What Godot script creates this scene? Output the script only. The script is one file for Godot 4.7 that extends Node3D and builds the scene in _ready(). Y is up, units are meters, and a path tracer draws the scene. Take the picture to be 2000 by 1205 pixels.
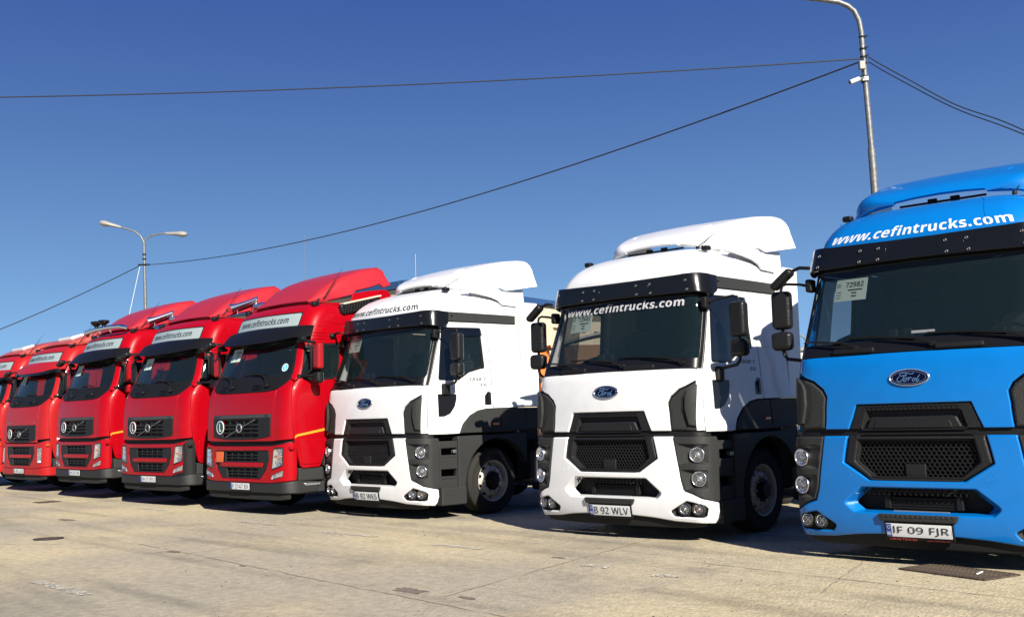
extends Node3D

const AGED := 0.847      # every colour a little below its fresh value
var M := {}
var cache := {}
var used := {}
var ford: Surf
var vol: Surf
var sans: SystemFont
var sans_bold: SystemFont
var site_font: Font
const ROW_DIR := Vector3(0.66, 0.0, 0.751)

# A cab skin: for every height a rounded plan outline; u runs round the outline from the middle of the front, v is the height.
class Surf:
	var rows: Array
	var ln := 0.98
	var rn := 0.22
	var lc := 0.0
	func _init(t: Array) -> void:
		rows = t
		lc = PI * 0.5 * rn
	func prof(v: float) -> Vector4:
		var n := rows.size()
		var i := 0
		while i < n - 2 and v > rows[i + 1][0]:
			i += 1
		var a: Array = rows[i]
		var b: Array = rows[i + 1]
		var t: float = clampf((v - a[0]) / (b[0] - a[0]), -0.5, 1.5)
		var va := Vector4(a[1], a[2], a[3], a[4])
		var vb := Vector4(b[1], b[2], b[3], b[4])
		if t < 0.0 or t > 1.0:
			return va.lerp(vb, t)
		var p: Array = rows[maxi(i - 1, 0)]
		var q: Array = rows[mini(i + 2, n - 1)]
		var h: float = b[0] - a[0]
		var ma := (vb - va) / h
		var mb := ma
		if i > 0:
			ma = (ma + (va - Vector4(p[1], p[2], p[3], p[4])) / (a[0] - p[0])) * 0.5
		if i < n - 2:
			mb = (mb + (Vector4(q[1], q[2], q[3], q[4]) - vb) / (q[0] - b[0])) * 0.5
		var t2 := t * t
		var t3 := t2 * t
		return va * (2 * t3 - 3 * t2 + 1) + ma * h * (t3 - 2 * t2 + t) + vb * (3 * t2 - 2 * t3) + mb * h * (t3 - t2)
	func p(u: float, v: float) -> Vector3:
		var k := prof(v)
		var au := absf(u)
		var a0 := atan(2.0 * k.w / (k.y - k.z))
		var f := k.y - k.z * (1.0 - sin(a0))
		var x := 0.0
		var z := 0.0
		if au <= ln:
			var t := au / ln
			x = t * f
			z = k.x - k.w * t * t
		elif au <= ln + lc:
			var a := a0 + (PI * 0.5 - a0) * (au - ln) / lc
			x = f + k.z * (sin(a) - sin(a0))
			z = k.x - k.w - k.z * (cos(a0) - cos(a))
		else:
			x = k.y
			z = k.x - k.w - k.z * cos(a0) - (au - ln - lc)
		return Vector3(x if u >= 0.0 else -x, v, z)
	func n(u: float, v: float) -> Vector3:
		var h := 0.006
		return (p(u + h, v) - p(u - h, v)).cross(p(u, v + h) - p(u, v - h)).normalized()
	func zu(z: float, v: float) -> float:
		var k := prof(v)
		var a0 := atan(2.0 * k.w / (k.y - k.z))
		return ln + lc + k.x - k.w - k.z * cos(a0) - z
	func at(u: float, v: float, off: float) -> Vector3:
		return p(u, v) if off == 0.0 else p(u, v) + n(u, v) * off

# A flat sheet in the place of a skin.
class Flat extends Surf:
	var x: Transform3D
	func _init(t: Transform3D) -> void:
		super([])
		x = t
	func p(u: float, v: float) -> Vector3:
		return x * Vector3(u, v, 0.0)
	func n(_u: float, _v: float) -> Vector3:
		return x.basis.z

# A dished ring: u is the angle times 0.3, v the radius.
class Dish extends Surf:
	var depth: Curve
	func _init(c: Curve) -> void:
		super([])
		depth = c
	func p(u: float, v: float) -> Vector3:
		return Vector3(depth.sample(v), v * sin(u / 0.3), v * cos(u / 0.3))

# Collects triangles with their own normals.
class MB:
	var v := PackedVector3Array()
	var n := PackedVector3Array()
	var uv := PackedVector2Array()
	var uv2 := PackedVector2Array()
	var idx := PackedInt32Array()
	func add(p: Vector3, nn: Vector3) -> int:
		v.append(p)
		n.append(nn)
		return v.size() - 1
	func tri(a: int, b: int, c: int) -> void:
		if (v[b] - v[a]).cross(v[c] - v[a]).dot(n[a] + n[b] + n[c]) > 0.0:
			idx.append_array([a, c, b])
		else:
			idx.append_array([a, b, c])
	func quad(a: int, b: int, c: int, d: int) -> void:
		tri(a, b, c)
		tri(a, c, d)
	func face(pts: Array) -> void:
		var nn: Vector3 = -(pts[1] - pts[0]).cross(pts[2] - pts[0]).normalized()
		var i0 := v.size()
		for p in pts:
			add(p, nn)
		for i in range(1, pts.size() - 1):
			idx.append_array([i0, i0 + i, i0 + i + 1])
	# A box with rounded edges.
	func rbox(x: Transform3D, size: Vector3, r := 0.01, seg := 1) -> void:
		var h := size * 0.5
		r = minf(r, minf(h.x, minf(h.y, h.z)) * 0.98)
		var q := h - Vector3(r, r, r)
		var nb := x.basis.orthonormalized()
		var lat := []
		for i in seg + 1:
			lat.append([-PI / 2 + PI / 2 * i / seg, -1.0])
		for i in seg + 1:
			lat.append([PI / 2 * i / seg, 1.0])
		var m := 4 * (seg + 1)
		var first := v.size()
		for l in lat:
			for k in 4:
				for j in seg + 1:
					var ph: float = PI / 2 * (k + float(j) / seg)
					var d := Vector3(cos(l[0]) * cos(ph), sin(l[0]), cos(l[0]) * sin(ph))
					var s := Vector3(1.0 if k == 0 or k == 3 else -1.0, l[1], 1.0 if k < 2 else -1.0)
					add(x * (s * q + d * r), nb * d)
		for i in lat.size() - 1:
			for j in m:
				var j2 := (j + 1) % m
				quad(first + i * m + j, first + i * m + j2, first + (i + 1) * m + j2, first + (i + 1) * m + j)
		for e in [0, lat.size() - 1]:
			var c: int = first + e * m
			quad(c, c + seg + 1, c + 2 * (seg + 1), c + 3 * (seg + 1))
	func box(c: Vector3, size: Vector3, r := 0.008) -> void:
		rbox(Transform3D(Basis(), c), size, r, 1)
	# A round bar through the points; r may be a number or a list.
	func tube(path: Array, r, seg := 8) -> void:
		var up := Vector3.UP
		var rings := []
		for i in path.size():
			var d: Vector3 = (path[mini(i + 1, path.size() - 1)] - path[maxi(i - 1, 0)]).normalized()
			if absf(d.dot(up)) > 0.95:
				up = Vector3.RIGHT if absf(d.x) < 0.9 else Vector3.BACK
			var s := d.cross(up).normalized()
			up = s.cross(d).normalized()
			var rr: float = r[i] if r is Array else r
			var ring := []
			for j in seg:
				var a := TAU * j / seg
				var o := s * cos(a) + up * sin(a)
				ring.append(add(path[i] + o * rr, o))
			rings.append(ring)
			if i == 0 or i == path.size() - 1:
				var e := -d if i == 0 else d
				var c := []
				for j in seg:
					c.append(add(v[ring[j]], e))
				for j in range(1, seg - 1):
					tri(c[0], c[j], c[j + 1])
		for i in rings.size() - 1:
			for j in seg:
				var k := (j + 1) % seg
				quad(rings[i][j], rings[i][k], rings[i + 1][k], rings[i + 1][j])
	# Turns a profile of (radius, height) round the y axis of x.
	func lathe(x: Transform3D, prof: Array, seg := 24, smooth := false) -> void:
		var nb := x.basis.orthonormalized()
		for i in prof.size() - 1:
			var a: Vector2 = prof[i]
			var b: Vector2 = prof[i + 1]
			var d := (b - a).normalized()
			var na := Vector2(d.y, -d.x)
			var nc := na
			if smooth:
				if i > 0:
					var e: Vector2 = (a - prof[i - 1]).normalized()
					na = (na + Vector2(e.y, -e.x)).normalized()
				if i < prof.size() - 2:
					var e2: Vector2 = (prof[i + 2] - b).normalized()
					nc = (nc + Vector2(e2.y, -e2.x)).normalized()
			var f := v.size()
			for j in seg + 1:
				var t := TAU * j / seg
				var o := Vector3(cos(t), 0, sin(t))
				add(x * (o * a.x + Vector3.UP * a.y), nb * (o * na.x + Vector3.UP * na.y))
				add(x * (o * b.x + Vector3.UP * b.y), nb * (o * nc.x + Vector3.UP * nc.y))
			for j in seg:
				quad(f + 2 * j, f + 2 * j + 2, f + 2 * j + 3, f + 2 * j + 1)
	# A sheet through rows of points; creases are columns where the shading breaks.
	func grid(rows: Array, creases := [], flip := 1.0) -> void:
		var cols: int = rows[0].size()
		var cuts := [0]
		cuts.append_array(creases)
		cuts.append(cols - 1)
		for c in cuts.size() - 1:
			var a: int = cuts[c]
			var b: int = cuts[c + 1]
			var f := v.size()
			for i in rows.size():
				for j in range(a, b + 1):
					var dr: Vector3 = rows[mini(i + 1, rows.size() - 1)][j] - rows[maxi(i - 1, 0)][j]
					var dc: Vector3 = rows[i][mini(j + 1, b)] - rows[i][maxi(j - 1, a)]
					add(rows[i][j], dc.cross(dr).normalized() * flip)
			var w := b - a + 1
			for i in rows.size() - 1:
				for j in b - a:
					quad(f + i * w + j, f + i * w + j + 1, f + (i + 1) * w + j + 1, f + (i + 1) * w + j)
	# A sheet with thickness.
	func shell(rows: Array, thick: float, creases := [], flip := 1.0) -> void:
		var inner := []
		for i in rows.size():
			var r := []
			for j in rows[i].size():
				var dr: Vector3 = rows[mini(i + 1, rows.size() - 1)][j] - rows[maxi(i - 1, 0)][j]
				var dc: Vector3 = rows[i][mini(j + 1, rows[i].size() - 1)] - rows[i][maxi(j - 1, 0)]
				r.append(rows[i][j] - dc.cross(dr).normalized() * flip * thick)
			inner.append(r)
		grid(rows, creases, flip)
		grid(inner, creases, -flip)
		var m: int = rows[0].size() - 1
		var e: int = rows.size() - 1
		for i in e:
			edge(rows[i][0], rows[i + 1][0], inner[i + 1][0], inner[i][0], rows[i][0] - rows[i][1])
			edge(rows[i][m], rows[i + 1][m], inner[i + 1][m], inner[i][m], rows[i][m] - rows[i][m - 1])
		for j in m:
			edge(rows[0][j], rows[0][j + 1], inner[0][j + 1], inner[0][j], rows[0][j] - rows[1][j])
			edge(rows[e][j], rows[e][j + 1], inner[e][j + 1], inner[e][j], rows[e][j] - rows[e - 1][j])
	func edge(a: Vector3, b: Vector3, c: Vector3, d: Vector3, away: Vector3) -> void:
		var nn := (b - a).cross(c - a).normalized()
		if nn.dot(away) < 0:
			nn = -nn
		var f := v.size()
		for p in [a, b, c, d]:
			add(p, nn)
		quad(f, f + 1, f + 2, f + 3)
	func done() -> ArrayMesh:
		var arr := []
		arr.resize(Mesh.ARRAY_MAX)
		arr[Mesh.ARRAY_VERTEX] = v
		arr[Mesh.ARRAY_NORMAL] = n
		arr[Mesh.ARRAY_INDEX] = idx
		if uv.size() == v.size():
			arr[Mesh.ARRAY_TEX_UV] = uv
		if uv2.size() == v.size():
			arr[Mesh.ARRAY_TEX_UV2] = uv2
		var m := ArrayMesh.new()
		m.add_surface_from_arrays(Mesh.PRIMITIVE_TRIANGLES, arr)
		return m

# ---------------------------------------------------------------- polygons on a skin
func V(a: Array) -> PackedVector2Array:
	var o := PackedVector2Array()
	for i in range(0, a.size(), 2):
		o.append(Vector2(a[i], a[i + 1]))
	return o

func both(half: Array) -> PackedVector2Array:      # half of a symmetric outline, listed up the right side
	var o := V(half)
	for i in range(half.size() / 2 - 1, -1, -1):
		if absf(half[2 * i]) > 0.001:
			o.append(Vector2(-half[2 * i], half[2 * i + 1]))
	return o

func rect(u0: float, v0: float, u1: float, v1: float) -> PackedVector2Array:
	return V([u0, v0, u1, v0, u1, v1, u0, v1])

func oval(c: Vector2, a: float, b: float, k := 28) -> PackedVector2Array:
	var o := PackedVector2Array()
	for i in k:
		o.append(c + Vector2(a * cos(TAU * i / k), b * sin(TAU * i / k)))
	return o

func rp(poly: PackedVector2Array, r: float, k := 4) -> PackedVector2Array:      # rounds the corners
	var o := PackedVector2Array()
	var m := poly.size()
	for i in m:
		var p := poly[i]
		var a := poly[(i + m - 1) % m] - p
		var b := poly[(i + 1) % m] - p
		var half := absf(a.angle_to(b)) * 0.5
		if half > 1.45:
			o.append(p)
			continue
		var d := minf(r / tan(half), minf(a.length(), b.length()) * 0.45)
		var s := p + a.normalized() * d
		var e := p + b.normalized() * d
		for j in k + 1:
			var t := float(j) / k
			o.append(s.lerp(p, t).lerp(p.lerp(e, t), t))
	return o

func cut(poly: PackedVector2Array, step: float) -> PackedVector2Array:      # splits long edges
	var o := PackedVector2Array()
	for i in poly.size():
		var a := poly[i]
		var b := poly[(i + 1) % poly.size()]
		var m := maxi(1, ceili(a.distance_to(b) / step))
		for j in m:
			o.append(a.lerp(b, float(j) / m))
	return o

func inset(poly: PackedVector2Array, d: float) -> PackedVector2Array:      # the outline must run counter-clockwise
	var o := PackedVector2Array()
	var m := poly.size()
	for i in m:
		var e0 := (poly[i] - poly[(i + m - 1) % m]).normalized()
		var e1 := (poly[(i + 1) % m] - poly[i]).normalized()
		var n0 := Vector2(-e0.y, e0.x)
		var b := n0 + Vector2(-e1.y, e1.x)
		var bb := b.length()
		if bb < 0.3:
			o.append(poly[i] + n0 * d)
		else:
			b /= bb
			o.append(poly[i] + b * d / maxf(b.dot(n0), 0.45))
	return o

func ccw(p: PackedVector2Array) -> PackedVector2Array:
	if Geometry2D.is_polygon_clockwise(p):
		p = p.duplicate()
		p.reverse()
	return p

func zs(s: Surf, pts: Array, r := 0.0, sgn := 1.0) -> PackedVector2Array:      # an outline given as (z, height) on the side
	var p := V(pts)
	if r > 0.0:
		p = rp(p, r)
	p = cut(p, 0.1)
	var o := PackedVector2Array()
	for q in p:
		o.append(Vector2(s.zu(q.x, q.y) * sgn, q.y))
	return o

func mir(p: PackedVector2Array) -> PackedVector2Array:
	var o := PackedVector2Array()
	for q in p:
		o.append(Vector2(-q.x, q.y))
	return o

func rim(b: MB, s: Surf, o: PackedVector2Array, i: PackedVector2Array, off: float, depth: float, bev: float) -> void:
	var m := o.size()
	var ids := []
	for k in m:
		var inn := s.n(i[k].x, i[k].y)
		var mid := i[k].lerp(o[k], 0.7)
		var nn := s.n(o[k].x, o[k].y)
		var out := s.p(o[k].x, o[k].y) - s.p(i[k].x, i[k].y)
		out = (out - nn * out.dot(nn)).normalized()
		ids.append([b.add(s.p(i[k].x, i[k].y) + inn * off, inn), b.add(s.p(mid.x, mid.y) + nn * (off - bev * 0.3), (nn + out).normalized()), b.add(s.p(o[k].x, o[k].y) + nn * (off - bev), out), b.add(s.p(o[k].x, o[k].y) + nn * (off - depth), out)])
	for k in m:
		var c: Array = ids[k]
		var d: Array = ids[(k + 1) % m]
		for j in 3:
			b.quad(c[j], c[j + 1], d[j + 1], d[j])

# A plate that follows the skin: outline, height over the skin, thickness, rounded rim, holes.
func panel(b: MB, s: Surf, outline: PackedVector2Array, off: float, depth: float, bev := 0.006, holes := [], cell := 0.12) -> void:
	var o := cut(ccw(outline), cell * 0.75)
	var i := inset(o, bev)
	rim(b, s, o, i, off, depth, bev)
	var hs := []
	for h in holes:
		var ho := cut(ccw(h), cell * 0.75)
		var hi := inset(ho, -bev)
		rim(b, s, ho, hi, off, depth, bev)
		hs.append(hi)
	sheet(b, s, i, off, hs, cell)

func sheet(b: MB, s: Surf, i: PackedVector2Array, off: float, hs := [], cell := 0.12) -> void:
	var lo := i[0]
	var hi2 := i[0]
	for q in i:
		lo = lo.min(q)
		hi2 = hi2.max(q)
	var nx := maxi(1, ceili((hi2.x - lo.x) / cell))
	var ny := maxi(1, ceili((hi2.y - lo.y) / cell))
	var d := Vector2((hi2.x - lo.x) / nx, (hi2.y - lo.y) / ny)
	for gx in nx:
		for gy in ny:
			var a := lo + Vector2(gx, gy) * d
			var pieces := Geometry2D.intersect_polygons(i, PackedVector2Array([a, a + Vector2(d.x, 0), a + d, a + Vector2(0, d.y)]))
			for h in hs:
				var rest: Array[PackedVector2Array] = []
				for q in pieces:
					rest.append_array(Geometry2D.clip_polygons(q, h))
				pieces = rest
			for q in pieces:
				var t := Geometry2D.triangulate_polygon(q)
				var f := b.v.size()
				for w in q:
					var nn := s.n(w.x, w.y)
					b.add(s.p(w.x, w.y) + nn * off, nn)
				for k in range(0, t.size(), 3):
					b.tri(f + t[k], f + t[k + 1], f + t[k + 2])

# Sloping walls between two outlines of the same count, and a floor.
func well(b: MB, s: Surf, o: PackedVector2Array, i: PackedVector2Array, off0: float, off1: float, floor_too := true) -> void:
	o = ccw(o)
	i = ccw(i)
	for k in o.size():
		var k2 := (k + 1) % o.size()
		var a := s.at(o[k].x, o[k].y, off0)
		var c := s.at(o[k2].x, o[k2].y, off0)
		var d := s.at(i[k2].x, i[k2].y, off1)
		var e := s.at(i[k].x, i[k].y, off1)
		var away := (d + e - a - c)
		away -= s.n(i[k].x, i[k].y) * away.dot(s.n(i[k].x, i[k].y))
		b.edge(a, c, d, e, away + s.n(i[k].x, i[k].y) * 0.001)
	if floor_too:
		sheet(b, s, i, off1, [], 0.2)

func lettering(b: MB, s: Surf, text: String, font: Font, u0: float, v0: float, u1: float, v1: float, off: float, shear := 0.0, sgn := 1.0) -> void:
	var t := TextMesh.new()
	t.font = font
	t.font_size = 96
	t.pixel_size = 0.01
	t.depth = 0.0
	t.curve_step = 1.5
	t.text = text
	var arr := t.get_mesh_arrays()
	var pv: PackedVector3Array = arr[Mesh.ARRAY_VERTEX]
	var ix: PackedInt32Array = arr[Mesh.ARRAY_INDEX]
	if pv.is_empty():
		return
	var lo := pv[0]
	var hi := pv[0]
	for q in pv:
		lo = lo.min(q)
		hi = hi.max(q)
	var f := b.v.size()
	for q in pv:
		var x := (q.x - lo.x) / (hi.x - lo.x)
		var y := (q.y - lo.y) / (hi.y - lo.y)
		var u := lerpf(u0, u1, x) + shear * (y * (v1 - v0)) * signf(u1 - u0)
		var vv := lerpf(v0, v1, y)
		b.add(s.at(u * sgn, vv, off), s.n(u * sgn, vv))
	for k in range(0, ix.size(), 3):
		b.tri(f + ix[k], f + ix[k + 1], f + ix[k + 2])

func ribbon(b: MB, s: Surf, pts: Array, w: float, off: float) -> void:      # a line of even width drawn on the skin
	var c := Curve2D.new()
	for i in pts.size():
		var tg: Vector2 = (pts[mini(i + 1, pts.size() - 1)] - pts[maxi(i - 1, 0)]) / 6.0
		c.add_point(pts[i], -tg, tg)
	var q := c.tessellate_even_length(4, w * 1.5)
	var last := -1
	for i in q.size():
		var d := (q[mini(i + 1, q.size() - 1)] - q[maxi(i - 1, 0)]).normalized()
		var o := Vector2(-d.y, d.x) * w * 0.5
		var k := b.add(s.at(q[i].x + o.x, q[i].y + o.y, off), s.n(q[i].x, q[i].y))
		b.add(s.at(q[i].x - o.x, q[i].y - o.y, off), s.n(q[i].x, q[i].y))
		if last >= 0:
			b.quad(last, last + 1, k + 1, k)
		last = k

# ---------------------------------------------------------------- nodes
func numbered(parent: Node, called: String) -> String:
	var key := str(parent.get_instance_id()) + called
	var k: int = used.get(key, 0)
	used[key] = k + 1
	return called if k == 0 else "%s_%03d" % [called, k]

func thing(called: String, label: String, category: String, at := Vector3.ZERO, turn := 0.0, group := "") -> Node3D:
	var o := Node3D.new()
	o.name = numbered(self, called)
	o.position = at
	o.rotation.y = turn
	tag(o, label, category, group)
	add_child(o, true)
	return o

func tag(o: Node, label: String, category: String, group := "") -> void:
	o.set_meta("label", label)
	o.set_meta("category", category)
	if group:
		o.set_meta("group", group)

func part(called: String, mesh: Mesh, m: Material, parent: Node, label := "") -> MeshInstance3D:
	var o := MeshInstance3D.new()
	o.name = numbered(parent, called)
	o.mesh = mesh
	o.material_override = m
	parent.add_child(o, true)
	if label:
		o.set_meta("label", label)
	return o

func memo(key: String, make: Callable) -> Mesh:      # a mesh shared by alike pieces
	if not cache.has(key):
		var b := MB.new()
		make.call(b)
		cache[key] = b.done()
	return cache[key]

func lin(r: float, g: float, b: float, a := 1.0) -> Color:
	var c := Color(r, g, b).linear_to_srgb()
	c.a = a
	return c

func mat(key: String, c: Color, rough: float, metal := 0.0, coat := 0.0, spec := 0.5) -> StandardMaterial3D:
	var m := StandardMaterial3D.new()
	m.resource_name = key
	m.albedo_color = c if metal >= 0.5 else Color(c.r * AGED, c.g * AGED, c.b * AGED, c.a)
	m.roughness = rough
	m.metallic = metal
	m.metallic_specular = spec
	m.cull_mode = BaseMaterial3D.CULL_DISABLED
	if coat > 0.0:
		m.clearcoat_enabled = true
		m.clearcoat = coat
		m.clearcoat_roughness = 0.04
	M[key] = m
	return m

func wear(m: StandardMaterial3D, tex: Texture2D, scale: float, normal: Texture2D = null, strength := 0.3) -> void:
	m.uv1_triplanar = true
	m.uv1_scale = Vector3.ONE * scale
	if tex:
		m.albedo_texture = tex
	if normal:
		m.normal_enabled = true
		m.normal_texture = normal
		m.normal_scale = strength

func glassy(key: String, c: Color) -> StandardMaterial3D:
	var m := mat(key, c, 0.02)
	m.transparency = BaseMaterial3D.TRANSPARENCY_ALPHA
	return m

func noise_tex(seed_: int, freq: float, lo: Color, hi: Color, size := 512, oct := 4, as_normal := false, bump := 4.0) -> ImageTexture:
	var f := FastNoiseLite.new()
	f.seed = seed_
	f.frequency = freq
	f.fractal_octaves = oct
	f.noise_type = FastNoiseLite.TYPE_SIMPLEX_SMOOTH
	var im := f.get_seamless_image(size, size)
	im.convert(Image.FORMAT_RGB8)
	if as_normal:
		im.bump_map_to_normal_map(bump)
		return ImageTexture.create_from_image(im)
	var d := im.get_data()
	for i in range(0, d.size(), 3):
		var c := lo.lerp(hi, d[i] / 255.0)
		d[i] = int(c.r * 255)
		d[i + 1] = int(c.g * 255)
		d[i + 2] = int(c.b * 255)
	return ImageTexture.create_from_image(Image.create_from_data(size, size, false, Image.FORMAT_RGB8, d))

func _ready() -> void:
	var cam := Camera3D.new()
	cam.name = "camera"
	cam.transform = Transform3D(Basis(Vector3.RIGHT, 0.10187) * Basis(Vector3.BACK, -0.0254), Vector3(0, 1.394, 0))
	cam.fov = 32.04
	cam.near = 0.1
	cam.far = 900.0
	add_child(cam)
	var sky := ProceduralSkyMaterial.new()
	sky.sky_top_color = lin(0.009, 0.029, 0.138)
	sky.sky_horizon_color = lin(0.155, 0.3, 0.465)
	sky.sky_curve = 0.115
	sky.ground_horizon_color = lin(0.15, 0.15, 0.14)
	sky.ground_bottom_color = lin(0.09, 0.075, 0.06)
	sky.sun_angle_max = 12.0
	var env := Environment.new()
	env.background_mode = Environment.BG_SKY
	env.sky = Sky.new()
	env.sky.sky_material = sky
	env.tonemap_mode = Environment.TONE_MAPPER_LINEAR
	env.tonemap_exposure = 2.3
	env.sdfgi_enabled = true
	env.ssao_enabled = true
	env.ssil_enabled = true
	var we := WorldEnvironment.new()
	we.name = "world_environment"
	we.environment = env
	add_child(we)
	var sun := DirectionalLight3D.new()
	sun.name = "sun"
	sun.light_energy = 1.6
	sun.light_color = Color(1.0, 0.975, 0.925)
	sun.light_angular_distance = 0.5
	sun.shadow_enabled = true
	sun.look_at_from_position(sun_towards(26.5, 30.5) * 50.0, Vector3.ZERO)
	add_child(sun)
	sans = SystemFont.new()
	sans.font_names = PackedStringArray(["Droid Sans"])
	sans_bold = SystemFont.new()
	sans_bold.font_names = PackedStringArray(["Droid Sans"])
	sans_bold.font_weight = 700
	site_font = sans_bold
	ford = Surf.new([[0.12, 0.0, 1.19, 0.2, 0.1], [0.22, 0.05, 1.23, 0.2, 0.1], [0.32, 0.08, 1.245, 0.2, 0.095], [0.6, 0.1, 1.25, 0.2, 0.09], [1.15, 0.102, 1.24, 0.2, 0.09], [1.25, 0.1, 1.215, 0.2, 0.09], [1.64, 0.089, 1.185, 0.19, 0.085], [1.85, 0.06, 1.165, 0.18, 0.08], [1.93, 0.03, 1.16, 0.18, 0.08], [2.3, -0.09, 1.12, 0.19, 0.077], [2.7, -0.2, 1.075, 0.2, 0.073], [2.9, -0.218, 1.045, 0.22, 0.07], [3.0, -0.228, 1.03, 0.26, 0.07], [3.1, -0.275, 1.01, 0.32, 0.07], [3.2, -0.38, 0.98, 0.36, 0.065], [3.28, -0.53, 0.92, 0.37, 0.06], [3.34, -0.72, 0.78, 0.33, 0.05], [3.39, -1.05, 0.62, 0.3, 0.04]])
	vol = Surf.new([[0.2, 0.02, 1.2, 0.22, 0.04], [0.3, 0.04, 1.225, 0.22, 0.04], [0.6, 0.055, 1.225, 0.22, 0.04], [1.2, 0.05, 1.225, 0.22, 0.04], [1.6, 0.045, 1.225, 0.22, 0.045], [2.0, -0.01, 1.225, 0.22, 0.06], [2.15, -0.07, 1.22, 0.22, 0.1], [2.735, -0.28, 1.17, 0.25, 0.1], [2.98, -0.37, 1.145, 0.27, 0.1], [3.2, -0.47, 1.12, 0.29, 0.1], [3.3, -0.57, 1.07, 0.3, 0.09], [3.37, -0.78, 0.95, 0.3, 0.06]])
	make_materials()
	make_ground()
	make_background()
	make_poles_and_wires()
	var white: Material = M.white_paint
	make_ford("white tractor truck with black website lettering on its roof front, beside the red trucks", Vector3(-2.14, 0, -15.923), -0.799, white, {"plate": "B 92 WKS", "web": [-1.05, 3.008, 0.96, 3.105, 0.003], "web_mat": M.navy_print, "sheet": [-0.87, 2.68], "id": "72892"})
	make_ford("white tractor truck with white website lettering across its windscreen, between white and blue trucks", Vector3(1.118, 0, -12.486), -0.752, white, {"plate": "B 92 WLV", "web": [-0.88, 2.61, 0.95, 2.712, 0.002], "web_mat": M.grey_print, "sheet": [-0.77, 2.625], "id": "72945"})
	make_ford("bright blue tractor truck at the right end of the row", Vector3(3.575, 0, -9.634), -0.734, M.blue_paint, {"plate": "lF 09 FJR", "web": [-1.03, 2.995, 1.02, 3.095, 0.003], "web_mat": M.white_print, "sheet": [-0.84, 2.645], "id": "72982", "dealer": true, "wide": true})
	make_vol("red tractor truck with orange plate in its grille, next to the white truck", Vector3(-4.337, -0.035, -17.18), -0.773, M.red_paint, {"plate": "P 2147 BX", "hazard": true, "stripe": true, "five": true, "intake": true, "mirror": M.red_dirty, "id": "72888", "deflector": M.red_dusty})
	make_vol("red tractor truck with black mirrors and a bare black bumper corner", Vector3(-6.601, 0, -19.564), -0.764, M.red_paint, {"plate": "BH 01 BYU", "black_corner": true, "green": false, "horns": true, "deflector": M.red_dusty})
	make_vol("red tractor truck with chrome light bar and two beacons on its roof", Vector3(-8.951, 0.045, -22.072), -0.801, M.red_paint, {"plate": "BH 92 SYB", "stripe": true, "green": false, "light_bar": true, "horns": true, "mirror": M.red_paint, "lower_mirror": M.red_paint, "deflector": M.red_dusty})
	make_vol("older faded red tractor truck with upright headlights and all-red bumper, second from the left", Vector3(-11.453, 0, -25.056), -0.773, M.red_old, {"plate": "B 49 LUZ", "old": true, "green": false, "lens": true, "blue": false})
	make_vol("older faded red tractor truck cut off by the left edge of the photo", Vector3(-13.95, 0, -28.0), -0.773, M.red_old, {"plate": "B 51 LUZ", "old": true, "green": false, "lens": true, "blue": false})

func sun_towards(side: float, up: float) -> Vector3:      # measured from the shadows: degrees ahead of the trucks' left side, and height
	var a := deg_to_rad(side)
	var e := deg_to_rad(up)
	return Basis(Vector3.UP, -0.76) * Vector3(cos(a) * cos(e), sin(e), sin(a) * cos(e))

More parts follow.
